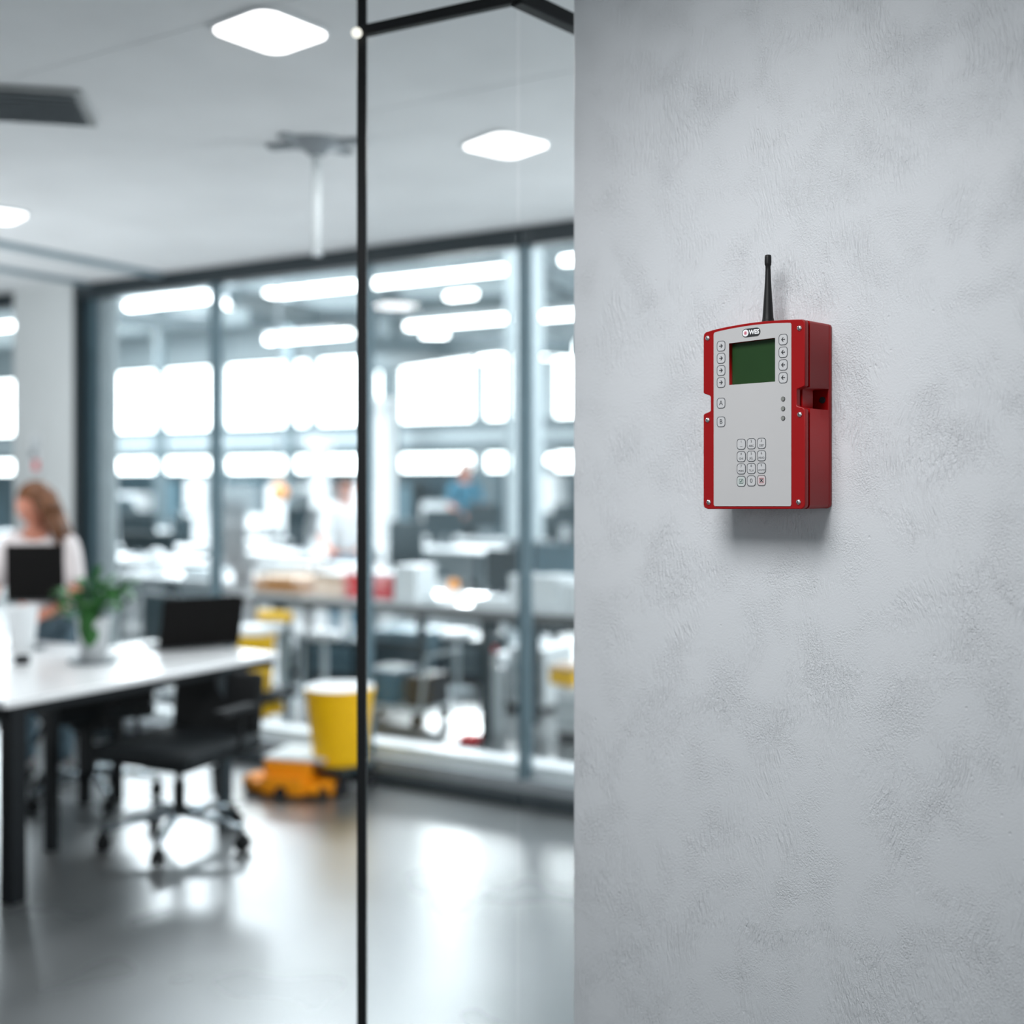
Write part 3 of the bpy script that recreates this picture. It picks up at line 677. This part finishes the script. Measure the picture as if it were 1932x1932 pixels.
def person(label, loc, rz, shirt, pants, hair_m, hair='short', height=1.68, lean=0.0, arm='down', yaw=0, pitch=0, scale=None):
    """faces local -y"""
    k = height/1.68; t = thing('person', label, 'person', loc, rz)
    V = lambda x, y_, z: Vector((x*k, (y_-lean*max(0, z-.9))*k, z*k))
    J = {'pelvis': (V(0, 0, .93), (.13*k, .10*k), None), 'waist': (V(0, 0, 1.07), (.115*k, .085*k), 'pelvis'), 'chest': (V(0, 0, 1.25), (.14*k, .10*k), 'waist'),
         'neckb': (V(0, .0, 1.38), (.075*k, .065*k), 'chest'), 'neck': (V(0, -.01, 1.45), .05*k, 'neckb'), 'skull': (V(0, -.02, 1.52), .055*k, 'neck')}
    def hand(pref, w, d, up):
        d = d.normalized(); n = d.cross(up).normalized()
        J[pref+'palm'] = (w+d*.05, (.026, .018), pref+'wrist'); J[pref+'kn'] = (w+d*.085, (.030, .014), pref+'palm')
        for q, (o_, L) in enumerate(((-.028, .070), (-.010, .080), (.010, .075), (.027, .058))):
            b = w+d*.092+n*o_; J['%sf%da' % (pref, q)] = (b, .0095, pref+'kn'); J['%sf%db' % (pref, q)] = (b+d*L*.55-up*.008, .009, '%sf%da' % (pref, q)); J['%sf%dc' % (pref, q)] = (b+d*L*.95-up*.028, .0075, '%sf%db' % (pref, q))
        J[pref+'tha'] = (w+d*.04-n*.035, .011, pref+'palm'); J[pref+'thb'] = (w+d*.075-n*.05-up*.006, .0095, pref+'tha')
    for sx, s in ((-1, 'l'), (1, 'r')):
        J[s+'sh'] = (V(sx*.17, 0, 1.36), .055*k, 'neckb')
        if arm == 'down':
            J[s+'el'] = (V(sx*.22, .02, 1.08), .040*k, s+'sh'); J[s+'wrist'] = (V(sx*.23, -.05, .85), .027*k, s+'el'); hand(s, J[s+'wrist'][0], Vector((0, -.15, -1)), Vector((-sx, 0, 0)))
        else:
            J[s+'el'] = (V(sx*.23, -.10, 1.10), .040*k, s+'sh'); J[s+'wrist'] = (V(sx*.17, -.34, 1.00), .027*k, s+'el'); hand(s, J[s+'wrist'][0], Vector((-sx*.25, -1, -.15)), Vector((0, 0, 1)))
        J[s+'hip'] = (V(sx*.09, 0, .87), .09*k, 'pelvis'); J[s+'kn2'] = (V(sx*.10, -.01, .48), .058*k, s+'hip'); J[s+'an'] = (V(sx*.105, .02, .09), .038*k, s+'kn2'); J[s+'toe'] = (V(sx*.11, -.13, .035), .034*k, s+'an')
    # the wrists and hands keep their own lean; rebuild as vectors
    body = skin_body('body', J, M['skin'], t, 'pelvis')
    hc = V(0, -.03, 1.57); hd, Mx = head_mesh(None, hc, yaw, pitch, M['skin'], t, s=k)
    join_into(body, [hd])
    def grow(keys, extra, name, m, root):
        JJ = {n: (J[n][0], tuple(r+extra for r in (J[n][1] if isinstance(J[n][1], tuple) else (J[n][1],)*2)), J[n][2] if J[n][2] in keys else None) for n in keys}
        return skin_body(name, JJ, m, t, root)
    grow(['pelvis', 'waist', 'chest', 'neckb', 'lsh', 'rsh', 'lel', 'rel'], .013, 'shirt', shirt, 'pelvis')
    grow(['pelvis', 'lhip', 'rhip', 'lkn2', 'rkn2', 'lan', 'ran'], .011, 'trousers', pants, 'pelvis')
    f = MB()
    for sx in (-1, 1): f.ball(V(sx*.108, -.04, .055), .064, 14, 10, (.9, 2.0, .84))
    f.build('shoes', M['ink'], t, smooth=True)
    hm = MB(); hm.ball((0, .016, .028), .101, 28, 20, (.86, 1.02, 1.10))
    for v in list(hm.bm.verts):
        if v.co.y < -.035 and v.co.z < .055: v.co.y = -.035+(.055-v.co.z)*.35
        if v.co.z < -.04: v.co.z = -.04
    if hair == 'long':
        n = 22
        for i in range(n):
            a = R(-10+200*i/(n-1)); x = .080*math.cos(a); y_ = .03+.080*math.sin(a)
            sway = .02*math.sin(i*2.1)
            hm.tube((x, y_, .05), (x*1.12, y_*1.08, -.08), .020, .024, 8).tube((x*1.12, y_*1.08, -.07), (x*1.15+sway*.4, y_*1.08+.02, -.24-.02*math.cos(i*1.7)), .024, .010, 8)
    hm.bm.transform(Mx); hm.build('hair', hair_m, t, smooth=True)
    return t
wp = Vector(((84-CX)/F*6.0, 6.0, 0))
person('woman with long auburn hair and pale top holding a black laptop beside the pale pillar', wp, R(0), M['shirt'], M['denim'], M['hair'], 'long', 1.49, lean=.16, arm='fwd', yaw=R(-52), pitch=R(18))

# ------------------------------------------------------------------ the hall behind the glass
# far window wall at b = 12
BF = 12.0
def far_z(py, px=650): q = onb(px, BF); return HC+(YH-py)*q.y/F
slab('wall_back', -22, BF+.02, 8, BF+.2, 0, far_z(893), M['midteal'], 'low wall below the far windows')
slab('wall_back', -22, BF+.02, 8, BF+.2, far_z(857), far_z(803), M['beam'], 'blue-grey band between the far window rows')
slab('wall_back', -22, BF+.02, 8, BF+.2, far_z(672), HCEIL, M['beam_pale'], 'wall above the far windows')
px_edges = [-60, 47, 190, 302, 420, 548, 592, 700, 745, 905, 1035, 1100]
for n_, (x0, x1) in enumerate(zip(px_edges, px_edges[1:])):
    a0, a1 = acol(x0, BF)+.13, acol(x1, BF)-.13
    for z0, z1 in ((far_z(803), far_z(672)), (far_z(893), far_z(857))):
        w = sempty('window_%d' % (4+n_*2+(1 if z0 < 2.3 else 0)), 'bright daylit far window', P((a0+a1)/2, BF, 0), ROT)
        MB().box((0, .06, (z0+z1)/2), (a1-a0, .03, z1-z0)).build('pane', M['day'], w)
        MB().box((0, .02, z0+.02), (a1-a0, .05, .04)).box((0, .02, z1-.02), (a1-a0, .05, .04)).build('frame', M['beam'], w)
for n_, px in enumerate(px_edges[1:-1]):
    a = acol(px, BF); slab('trim_%d' % (10+n_), a-.13, BF-.04, a+.13, BF+.1, 0, HCEIL, M['beam_pale'], 'pale post between the far windows')
# gallery beam in front of the far wall
slab('trim_30', -22, BF-1.2, 8, BF-1.0, far_z(826), far_z(808), M['beam'], 'blue-grey gallery beam')
slab('trim_31', -22, BF-1.2, 8, BF-1.05, far_z(843), far_z(826), M['beam_pale'], 'pale gallery panel')
slab('trim_32', -22, BF-1.2, 8, BF-1.0, far_z(856), far_z(843), M['beam'], 'lower blue-grey gallery beam')
# roof beams, columns
def beam(name, p, q, w, h, m, label, cat):
    d = q-p; o = MB().box((0, 0, 0), (d.length, w, h)).build(name, m, None, .01)
    o.location = (p+q)/2; o.rotation_euler = d.to_track_quat('X', 'Z').to_euler(); tag(o, label, cat, 'steel roof beams of the hall'); return o
beams = [((440, 560, 13), (690, 618, 17), 'behind the glass left of the black post'), ((690, 650, 14), (985, 655, 14.5), 'between the black post and the right mullion'),
         ((700, 690, 17), (1000, 640, 12), 'rising to the right mullion'), ((985, 500, 12), (1085, 545, 13), 'at the upper right next to the plaster wall'),
         ((220, 600, 16), (400, 612, 16), 'in the first glass bay'), ((700, 580, 17), (985, 568, 17), 'under the long ceiling light'), ((470, 600, 15), (680, 598, 15.2), 'in the second glass bay'),
         ((1000, 655, 15), (1085, 660, 15), 'right of the right mullion')]
for (p, q, w) in beams: beam('roof_beam', pt(*p), pt(*q), .16, .20, M['beam'], 'blue-grey steel roof beam '+w, 'roof beam')
def column(px, b, m, label, w=.22, z1=HCEIL):
    q = onb(px, b); o = MB().box((0, 0, z1/2), (w, w, z1)).box((0, 0, .05), (w*1.4, w*1.4, .1)).box((0, 0, z1-.08), (w*1.4, w*1.4, .12)).build('hall_column', m, None, .01); o.location = q; o.rotation_euler = (0, 0, ROT); tag(o, label, 'column', 'columns in the hall')
column(722, 8.0, M['white'], 'slim white column right of the black post behind the glass', .26, 2.65)
column(303, 9.5, M['beam'], 'blue-grey column in the first glass bay', .16)
column(735, 10.2, M['beam'], 'grey column right of the slim white column', .22)
column(604, 6.0, M['white'], 'slim white column behind the glass between orange lamp and black post', .16, 2.05)
column(548, 9.0, M['beam'], 'grey column left of the orange lamp', .12)
column(965, 4.0, M['beam_pale'], 'narrow pale column left of the right mullion', .09)
column(1008, 5.0, M['beam_pale'], 'pale column just right of the right mullion', .13)
# strip lights
def strip(px0, py0, px1, py1, b, label, w=.10):
    a0 = acol(px0, b); a1 = acol(px1, b); q0 = P(a0, b); q1 = P(a1, b)
    z = (HC+(YH-py0)*q0.y/F+HC+(YH-py1)*q1.y/F)/2; c = (q0+q1)/2; L = (q1-q0).length
    t = thing('strip_light', label, 'strip light', (c.x, c.y, z), ROT, 'strip lights in the hall')
    MB().box((0, 0, .05), (L, w*1.2, .05)).build('housing', M['white'], t, .004)
    MB().box((0, 0, 0), (L, w, .07)).build('tube', M['hall_lamp'], t, .01)
    if z < HCEIL-.3:
        for s in (-1, 1): MB().tube((s*L*.4, 0, .07), (s*L*.4, 0, HCEIL-z), .006).build('suspension', M['grey'], t)
S = [(242, 578, 392, 562, 7, 'bright strip light at the top of the first glass bay'), (505, 555, 668, 538, 7, 'bright strip light at the top of the second bay, left of the post'),
     (705, 535, 955, 507, 7, 'longest bright strip light, right of the black post'), (770, 614, 975, 600, 8, 'strip light below the longest one'),
     (505, 641, 660, 629, 8, 'strip light left of the black post, lower one'), (905, 676, 1080, 668, 9, 'lower strip light crossing the right mullion'),
     (1062, 492, 1110, 486, 7, 'strip light at the edge of the plaster wall, upper one'), (1010, 598, 1085, 592, 8, 'strip light right of the right mullion beside the plaster wall'),
     (-40, 622, 28, 612, 7, 'strip light seen left of the pillar'), (430, 575, 442, 573, 7.5, 'short bright light just right of the first mullion'),
     (845, 560, 895, 553, 9, 'short strip light under the longest one'), (232, 612, 290, 606, 9, 'small strip light in the first bay at left'), (320, 606, 375, 600, 9, 'small strip light in the first bay at right'),
     (800, 632, 840, 630, 9.5, 'small strip light below the middle right row')]
for s in S: strip(*s)
# globe lamps
def globe(px, py, b, r, m, label, cat='lamp'):
    q = onb(px, b); z = HC+(YH-py)*q.y/F
    t = thing('pendant_lamp', label, cat, (q.x, q.y, z), 0); MB().ball((0, 0, 0), r).build('lamp_shade', m, t, smooth=True); MB().tube((0, 0, r*.9), (0, 0, HCEIL-z), .008).build('cable', M['grey'], t)
globe(572, 873, 6, .05, M['globe'], 'round white pendant lamp beside the slim column')
globe(521, 873, 6.3, .05, M['globe'], 'round white pendant lamp left of the other round one')
globe(1040, 868, 6, .05, M['globe'], 'round white pendant lamp near the plaster wall')
globe(526, 899, 5, .05, M['cream'], 'small cream pendant lamp above the orange one')
globe(527, 930, 4, .085, M['peach'], 'round pale orange pendant lamp behind the glass')

# work bench right behind the glass
BB = 1.0; BH = .785
a0, a1 = acol(462, BB), acol(1110, BB)-.0
t = thing('work_bench', 'long pale workbench with dark edge running behind the glass', 'workbench', P(a0, BB), ROT)
LB = a1-a0+1.2
MB().box((LB/2, .33, BH-.012), (LB, .66, .024)).build('bench_top', M['desk'], t, .003)
MB().box((LB/2, .005, BH-.05), (LB, .04, .052)).box((LB/2, .62, BH-.05), (LB, .04, .05)).build('apron', M['bench'], t, .003)
for px in (470, 690, 912, 1120):
    a = acol(px, BB)-a0
    for yy in (.03, .6): MB().box((a, yy, (BH-.07)/2), (.05, .05, BH-.07)).build('leg', M['dkteal'], t, .003)
def bx(name, label, cat, px0, px1, pyt, m, b=BB+.04, dep=.22, zb_=BH, rz=0.0, extra=None, lid=None):
    q0, q1 = onb(px0, b), onb(px1, b); c = (q0+q1)/2; w = (q1-q0).length; zt = HC+(YH-pyt)*c.y/F
    h = max(.01, zt-zb_); c = c+E2*dep/2
    t = thing(name, label, cat, (c.x, c.y, zb_), ROT+rz)
    MB().box((0, 0, h/2), (w, dep, h)).build('carton', m, t, .006)
    MB().box((0, 0, h+.002), (w*1.03, dep*1.03, .012)).build('lid', lid or m, t, .003)
    return t
bx('storage_box', 'brown cardboard box on the workbench left of the cream box', 'box', 478, 588, 1091, M['brown'], lid=M['cream'])
bx('storage_box', 'cream box on the workbench between the brown and the red box', 'box', 592, 645, 1084, M['cream'], lid=M['white'])
bx('storage_box', 'red box on the workbench behind the black post', 'box', 653, 738, 1083, M['redbox'], lid=M['white'])
bx('storage_box', 'white box on the workbench right of the red box', 'box', 743, 784, 1070, M['white'])
bx('storage_box', 'long white box behind the brown box on the workbench', 'box', 482, 585, 1066, M['white'], b=BB+.40)
bx('storage_box', 'white box behind the cream box on the workbench', 'box', 595, 690, 1068, M['white'], b=BB+.42)
bx('storage_box', 'tall white box on the workbench left of the right mullion', 'box', 960, 983, 1088, M['white'], b=BB+.05)
bx('storage_box', 'white box on the workbench right of the right mullion', 'box', 1004, 1052, 1090, M['white'], b=BB+.05)
bx('storage_box', 'white box on the workbench against the plaster wall edge', 'box', 1062, 1095, 1105, M['white'], b=BB+.03)
bx('paper_stack', 'wide stack of white paper on the workbench', 'paper', 888, 955, 1132, M['white'], b=BB+.02, dep=.22)
bx('paper_stack', 'flat white papers on the workbench right of the white box', 'paper', 798, 838, 1137, M['pale'], b=BB+.08, dep=.25)
q = onb(856, BB+.44, BH+.035)
t = thing('orange_lamp', 'small orange ball on a white stand on the workbench', 'lamp', (q.x, q.y, BH), 0)
zo = HC+(YH-1103)*q.y/F-BH
MB().ball((0, 0, zo), .036).build('ball', M['orange'], t, smooth=True); MB().lathe([(.09, 0), (.085, .012), (.03, zo*.6), (.012, zo-.03)]).build('stand', M['white'], t, smooth=True)
def monitor(label, px0, px1, pyt, pyb, b, m=None, z0=None, group=None):
    q0, q1 = onb(px0, b), onb(px1, b); c = (q0+q1)/2; w = (q1-q0).length; zt = HC+(YH-pyt)*c.y/F; zb_ = HC+(YH-pyb)*c.y/F
    z0 = z0 if z0 is not None else min(zb_-.08, .76)
    t = thing('monitor', label, 'monitor', (c.x, c.y, z0), ROT, group)
    MB().box((0, 0, (zt+zb_)/2-z0), (w, .03, zt-zb_)).build('housing', m or M['dkteal'], t, .006)
    MB().box((0, .025, (zt+zb_)/2-z0), (.05, .03, max(.06, (zt-zb_)*.5))).box((0, .03, (zb_-z0)/2+.02), (.04, .02, zb_-z0+.06)).build('stand', M['grey'], t)
    MB().box((0, .03, .006), (.2, .14, .012)).build('foot', M['grey'], t, .003)
    return t
monitor('dark monitor on the workbench left of the right mullion', 918, 982, 1036, 1115, BB+.35, z0=BH)
monitor('dark monitor on the workbench right of the right mullion', 1012, 1090, 1026, 1090, BB+.38, M['midteal'], z0=BH)
monitor('small dark monitor standing behind the open laptop', 442, 474, 1070, 1118, BB+.2, M['dkteal'], z0=BH)

# trolley and boxes under and beside the bench
def at_row(px, b): return onb(px, b)
q = onb(752, 1.25); t = thing('flat_trolley', 'flat grey trolley under the workbench carrying the blue crate', 'trolley', (q.x, q.y, 0), ROT)
MB().box((0, 0, .12), (.62, .42, .025)).build('deck', M['pale'], t, .003)
for sx in (-1, 1):
    for sy in (-1, 1): MB().tube((sx*.25-.012, sy*.15, .05), (sx*.25+.012, sy*.15, .05), .05).build('wheel', M['ink'], t)
MB().path([(.30, -.18, .13), (.34, -.18, .45), (.34, .18, .45), (.30, .18, .13)], .012).build('handle', M['beam_pale'], t)
q = onb(738, 1.20); t = thing('storage_crate', 'blue crate standing on the trolley below the workbench', 'crate', (q.x, q.y, .1325), ROT)
MB().box((0, 0, .10), (.24, .26, .20)).build('crate_body', M['teal'], t, .008); MB().box((0, 0, .203), (.26, .28, .016)).build('lid', M['midteal'], t, .004)
q = onb(806, 1.22); t = thing('storage_crate', 'black crate beside the blue crate on the trolley', 'crate', (q.x, q.y, .1325), ROT)
MB().box((0, 0, .09), (.15, .26, .18)).build('crate_body', M['ink'], t, .008); MB().box((0, 0, .183), (.16, .27, .012)).build('lid', M['ink'], t, .004)
def machine(label, px0, px1, pyt, b, m, m2, dep=.4, cat='machine'):
    q0, q1 = onb(px0, b), onb(px1, b); c = (q0+q1)/2+E2*dep/2; w = (q1-q0).length; h = HC+(YH-pyt)*((q0+q1)/2).y/F
    t = thing('equipment_cabinet', label, cat, (c.x, c.y, 0), ROT)
    MB().box((0, 0, h/2+.02), (w, dep, h-.04)).build('cabinet_body', m, t, .01)
    for z in (.3, .62): MB().box((0, -dep/2-.006, h*z+.02), (w*.86, .012, h*.26)).build('drawer', m2, t, .004)
    MB().box((0, 0, .02), (w*.92, dep*.92, .04)).build('plinth', M['ink'], t)
    return t
machine('dark low cabinet under the workbench left of the black post', 560, 672, 1205, 2.2, M['dkteal'], M['midteal'])
machine('dark cabinet under the workbench right of the black post', 700, 800, 1190, 2.4, M['midteal'], M['dkteal'])
machine('dark cabinet behind the thick black bench leg', 835, 905, 1205, 2.6, M['dkteal'], M['beam'])
machine('white cabinet under the workbench right of the right mullion', 1000, 1028, 1225, 1.9, M['white'], M['pale'])
machine('narrow white cabinet under the workbench next to the black bench leg', 925, 948, 1235, 1.9, M['white'], M['pale'])
machine('white cabinet under the workbench left of the right mullion', 958, 980, 1220, 1.9, M['white'], M['pale'])
machine('white cabinet below the pale yellow bin at the plaster wall edge', 1048, 1100, 1300, 1.3, M['white'], M['pale'])
q = onb(1072, 1.45); t = thing('storage_bin', 'pale yellow bin on the white cabinet at the plaster wall edge', 'bin', (q.x, q.y, HC+(YH-1300)*onb(1074, 1.3).y/F+.002), ROT)
MB().box((0, 0, .05), (.17, .2, .10)).build('bin_body', M['yellow'], t, .02); MB().box((0, 0, .105), (.18, .21, .015)).build('rim', M['cream'], t, .004)
machine('white low cabinet under the far end of the bench behind the desk', 524, 546, 1200, 2.2, M['white'], M['pale'])
# small red tool
q = onb(882, .75); t = thing('power_tool', 'small red and black device on the hall floor left of the bench leg', 'tool', (q.x, q.y, 0), ROT)
MB().box((0, 0, .025), (.14, .12, .05)).build('base', M['ink'], t, .008); MB().box((.015, 0, .075), (.10, .09, .05)).build('housing', M['redbox'], t, .012)
q = onb(934, 1.3); z_ = HC+(YH-1228)*q.y/F
t = thing('spray_bottle', 'small white bottle with red cap hanging below the bench', 'bottle', (q.x, q.y, 0), 0)
MB().tube((0, 0, z_-.10), (0, 0, z_-.01), .022).build('bottle', M['white'], t); MB().tube((0, 0, z_-.01), (0, 0, z_+.03), .02, .014).build('cap', M['redbox'], t); MB().box((0, 0, (z_-.1)/2), (.12, .12, z_-.1)).build('pedestal', M['pale'], t, .004)
# yellow service trolley beyond the desk corner
q = onb(482, .55); t = thing('service_trolley', 'yellow service trolley with white-rimmed bucket behind the desk corner', 'trolley', (q.x, q.y, 0), ROT)
zt = lambda py: HC+(YH-py)*q.y/F
k_ = q.y/F
MB().lathe([(30*k_, zt(1300)), (36*k_, zt(1205)), (38*k_, zt(1203)), (38*k_, zt(1196)), (30*k_, zt(1200))], n=32).build('bucket', M['yellow'], t, smooth=False)
MB().lathe([(34*k_, zt(1202)), (36*k_, zt(1182)), (30*k_, zt(1180)), (5*k_, zt(1180))], n=32).build('liner', M['white'], t, smooth=True)
MB().box((0, .17, (zt(1158)+zt(1176))/2), (78*k_, .06, zt(1158)-zt(1176))).build('back_panel', M['yellow'], t, .006)
for sx in (-1, 1): MB().box((sx*34*k_, .17, zt(1176)/2), (.025, .025, zt(1176))).build('upright', M['midteal'], t)
MB().box((0, .05, zt(1312)), (90*k_, .36, 16*k_)).build('tray', M['ink'], t, .004)
MB().box((0, .02, (zt(1326)+zt(1350))/2), (60*k_, .26, zt(1326)-zt(1350))).build('lower_box', M['yellow'], t, .012)
for sx in (-1, 1): MB().tube((sx*.08-.012, .0, .04), (sx*.08+.012, .0, .04), .04).box((sx*.08, 0, (.05+zt(1350))/2), (.02, .02, zt(1350)-.05)).build('wheel', M['ink'], t)

# bright cans / stools seen under the bench
def stool(label, px, py, b, h, r):
    q = onb(px, b); t = thing('stool', label, 'stool', (q.x, q.y, 0), 0)
    zz = HC+(YH-py)*q.y/F
    MB().lathe([(r*.9, zz-.05), (r, zz-.04), (r, zz-.01), (r*.9, zz)]).build('seat', M['white'], t, smooth=True)
    MB().tube((0, 0, .03), (0, 0, zz-.05), .02).build('post', M['pale'], t); MB().lathe([(r*.9, 0), (r*.9, .015), (.03, .035)]).build('foot_plate', M['pale'], t)
stool('white round stool seen under the bench, nearest the yellow trolley', 532, 1180, 1.40, .4, .13)
stool('white round stool under the bench, middle one of three', 573, 1185, 1.75, .4, .11)
stool('white round stool under the bench, nearest the black post', 612, 1192, 1.5, .4, .12)
stool('white round stool right of the dark cabinets below the bench', 862, 1190, 2.3, .4, .12)

# second bench in the first glass bay with its things
qa, qb = onb(206, 1.5), onb(432, 1.5); Lq = (qb-qa).length
t = thing('work_bench', 'white workbench with dark legs in the first glass bay behind the plant', 'workbench', qa, ROT)
MB().box((Lq/2, .33, .775), (Lq, .66, .03)).build('bench_top', M['desk'], t, .003)
for a_ in (.05, Lq-.05):
    for yy in (.04, .62): MB().box((a_, yy, .38), (.05, .05, .76)).build('leg', M['dkteal'], t, .003)
monitor('wide dark monitor on the bench in the first glass bay', 232, 330, 1005, 1040, 2.0, z0=.79)
bx('storage_box', 'white box at the left end of the bench in the first glass bay', 'box', 226, 262, 1085, M['white'], b=1.55, zb_=.79)
bx('storage_box', 'pale box beside the first mullion on the bay bench', 'box', 345, 395, 1075, M['pale'], b=1.6, zb_=.79)
q = onb(296, 1.75); t = thing('task_lamp', 'white round task lamp on the bench in the first glass bay', 'lamp', (q.x, q.y, .79), 0)
MB().ball((0, 0, .12), .075).build('lamp_shade', M['white'], t, smooth=True); MB().tube((0, 0, .012), (0, 0, .06), .012).lathe([(.06, 0), (.06, .012), (.01, .014)]).build('foot', M['grey'], t)

# rows of workstations
wd0 = thing('hall_desk', '', 'desk', (0, 0, -5), ROT)
MB().box((0, 0, .735), (1.5, .75, .03)).build('tabletop', M['white'], wd0, .004)
for sx in (-1, 1):
    for sy in (-1, 1): MB().box((sx*.70, sy*.33, .36), (.05, .05, .72)).build('leg', M['dkteal'], wd0)
MB().box((0, .34, .52), (1.4, .02, .36)).build('modesty_panel', M['beam_pale'], wd0)
wc0 = thing('desk_chair', '', 'chair', (0, 0, -5), 0)
MB().box((0, 0, .47), (.5, .5, .08)).build('seat', M['dkteal'], wc0, .03, smooth=True)
MB().box((0, .24, .82), (.46, .06, .55)).build('backrest', M['dkteal'], wc0, .028, smooth=True)
MB().tube((0, 0, .05), (0, 0, .44), .03).build('gas_lift', M['grey'], wc0)
st5 = MB()
for k in range(5): a = 2*math.pi*k/5; st5.tube((0, 0, .09), (.3*math.cos(a), .3*math.sin(a), .05), .02); st5.ball((.3*math.cos(a), .3*math.sin(a), .03), .03, 10, 8)
st5.build('star_base', M['grey'], wc0)
wm0 = thing('desktop_monitor', '', 'monitor', (0, 0, -5), 0)
MB().box((0, 0, .30), (.52, .03, .32)).build('housing', M['dkteal'], wm0, .008); MB().box((0, .02, .12), (.05, .03, .22)).build('stand', M['grey'], wm0); MB().box((0, .02, .006), (.22, .16, .012)).build('foot', M['grey'], wm0)
wb0 = thing('storage_box', '', 'box', (0, 0, -5), 0)
MB().box((0, 0, .13), (.34, .28, .26)).build('carton', M['white'], wb0, .006); MB().box((0, 0, .265), (.36, .30, .02)).build('lid', M['pale'], wb0, .004)
rn = random.Random(21)
COLS_AB = []
ROWS = [(3.45, 'first'), (5.0, 'second'), (6.6, 'third'), (8.5, 'fourth'), (10.2, 'fifth')]
HC_ = [(722, 8.0), (303, 9.5), (735, 10.2), (604, 6.0), (548, 9.0), (965, 4.0), (1008, 5.0)]
HCOL = [(acol(px, b), b) for px, b in HC_]
ORD = ['leftmost', 'second from left', 'third from left', 'fourth from left', 'fifth from left', 'sixth from left', 'seventh from left', 'eighth from left']
used = {'d': wd0, 'c': wc0, 'm': wm0, 'b': wb0}; fresh = {'d': True, 'c': True, 'm': True, 'b': True}
def put(kk, loc, rz, label, group, scale=None):
    if fresh[kk]:
        o = used[kk]; fresh[kk] = False; o.location = loc; o.rotation_euler = (0, 0, rz)
        if scale: o.scale = scale
        o['label'] = label; o['group'] = group; return o
    return dup(used[kk], loc, rz, label, group, scale)
SW = [(wd0, 'd')]
PEOPLE_AB = [(acol(652, 3.4), 3.4), (acol(876, 9.3), 9.3)]
for b, rname in ROWS:
    lo_a, hi_a = acol(205 if b < 3.6 or b > 8 else 5, b), acol(1075, b)
    a = lo_a+.5; i = 0
    while a < hi_a+.4 and i < 8:
        bb = b
        if any(abs(a-ca) < 1.0 and -.95 < cb-b < .6 for ca, cb in HCOL+PEOPLE_AB): a += .35; continue
        where = ORD[i]+' in '+rname+' row'
        q = P(a, bb)
        put('d', q, ROT, 'white hall desk, '+where, 'white desks in the hall')
        da, db = rn.uniform(-.15, .15), rn.uniform(-.08, .05); mo = P(a+da, bb+db)
        put('m', (mo.x, mo.y, .751), ROT+rn.uniform(-.3, .3), 'dark monitor on hall desk, '+where, 'monitors in the hall', (rn.uniform(.8, 1.05),)*3)
        ch = P(a+rn.uniform(-.2, .2), bb-.70)
        put('c', ch, ROT+math.pi+rn.uniform(-.35, .35), 'dark chair at hall desk, '+where, 'desk chairs in the hall')
        if rn.random() < .8:
            bo = P(a+rn.choice((-.56, .56)), bb-.02); s_ = rn.uniform(.65, .9); put('b', (bo.x, bo.y, .751), ROT+rn.uniform(-.2, .2), 'white box on hall desk, '+where, 'white boxes in the hall', (s_, s_, rn.uniform(.6, 1.5)))
        a += 1.62+.17*b*rn.random(); i += 1
for px, b_, w_ in ((240, .98, 'left'), (352, .98, 'right')):
    dup(wc0, onb(px, b_), ROT+R(170), 'dark chair at the bench in the first glass bay, %s one of two' % w_, 'chairs at the bay bench', (.85, .85, .70))
# cabinets along the far wall
CM = [M['white'], M['dkteal'], M['pale'], M['midteal'], M['white'], M['beam']]
NM = ['white', 'dark', 'pale grey', 'blue-grey', 'white', 'grey']
ac, kk_ = acol(215, 11.3), 0
while ac < acol(1070, 11.3):
    wd = rn.uniform(.45, .85); hh = rn.uniform(1.15, 1.75); mm = kk_ % 6
    side = ('leftmost one', 'second from left', 'third from left', 'fourth from left', 'fifth from left', 'sixth from left', 'seventh from left', 'eighth from left', 'ninth from left', 'tenth from left', 'eleventh from left', 'twelfth from left')[min(kk_, 11)]
    t = thing('far_cabinet', '%s cabinet standing along the far wall, %s' % (NM[mm], side), 'cabinet', P(ac+wd/2, 11.4), ROT, 'cabinets along the far wall')
    MB().box((0, 0, hh/2), (wd, .45, hh)).build('cabinet_body', CM[mm], t, .01)
    for sx in (-1, 1): MB().box((sx*wd*.245, -.232, hh/2), (wd*.46, .02, hh*.92)).build('door', CM[(mm+2) % 6], t, .003)
    ac += wd+rn.uniform(.05, .5); kk_ += 1
# people in the hall
person('person in white shirt standing in the hall beside the black post', onb(652, 3.4), R(10), M['shirt_white'], M['tealcloth'], M['hair_dark'], height=1.56, arm='fwd', pitch=R(20))
person('person in teal shirt standing far back in the hall right of the black post', onb(876, 9.3), R(20), M['tealcloth'], M['dkteal'], M['hair_dark'], height=1.80, arm='fwd')
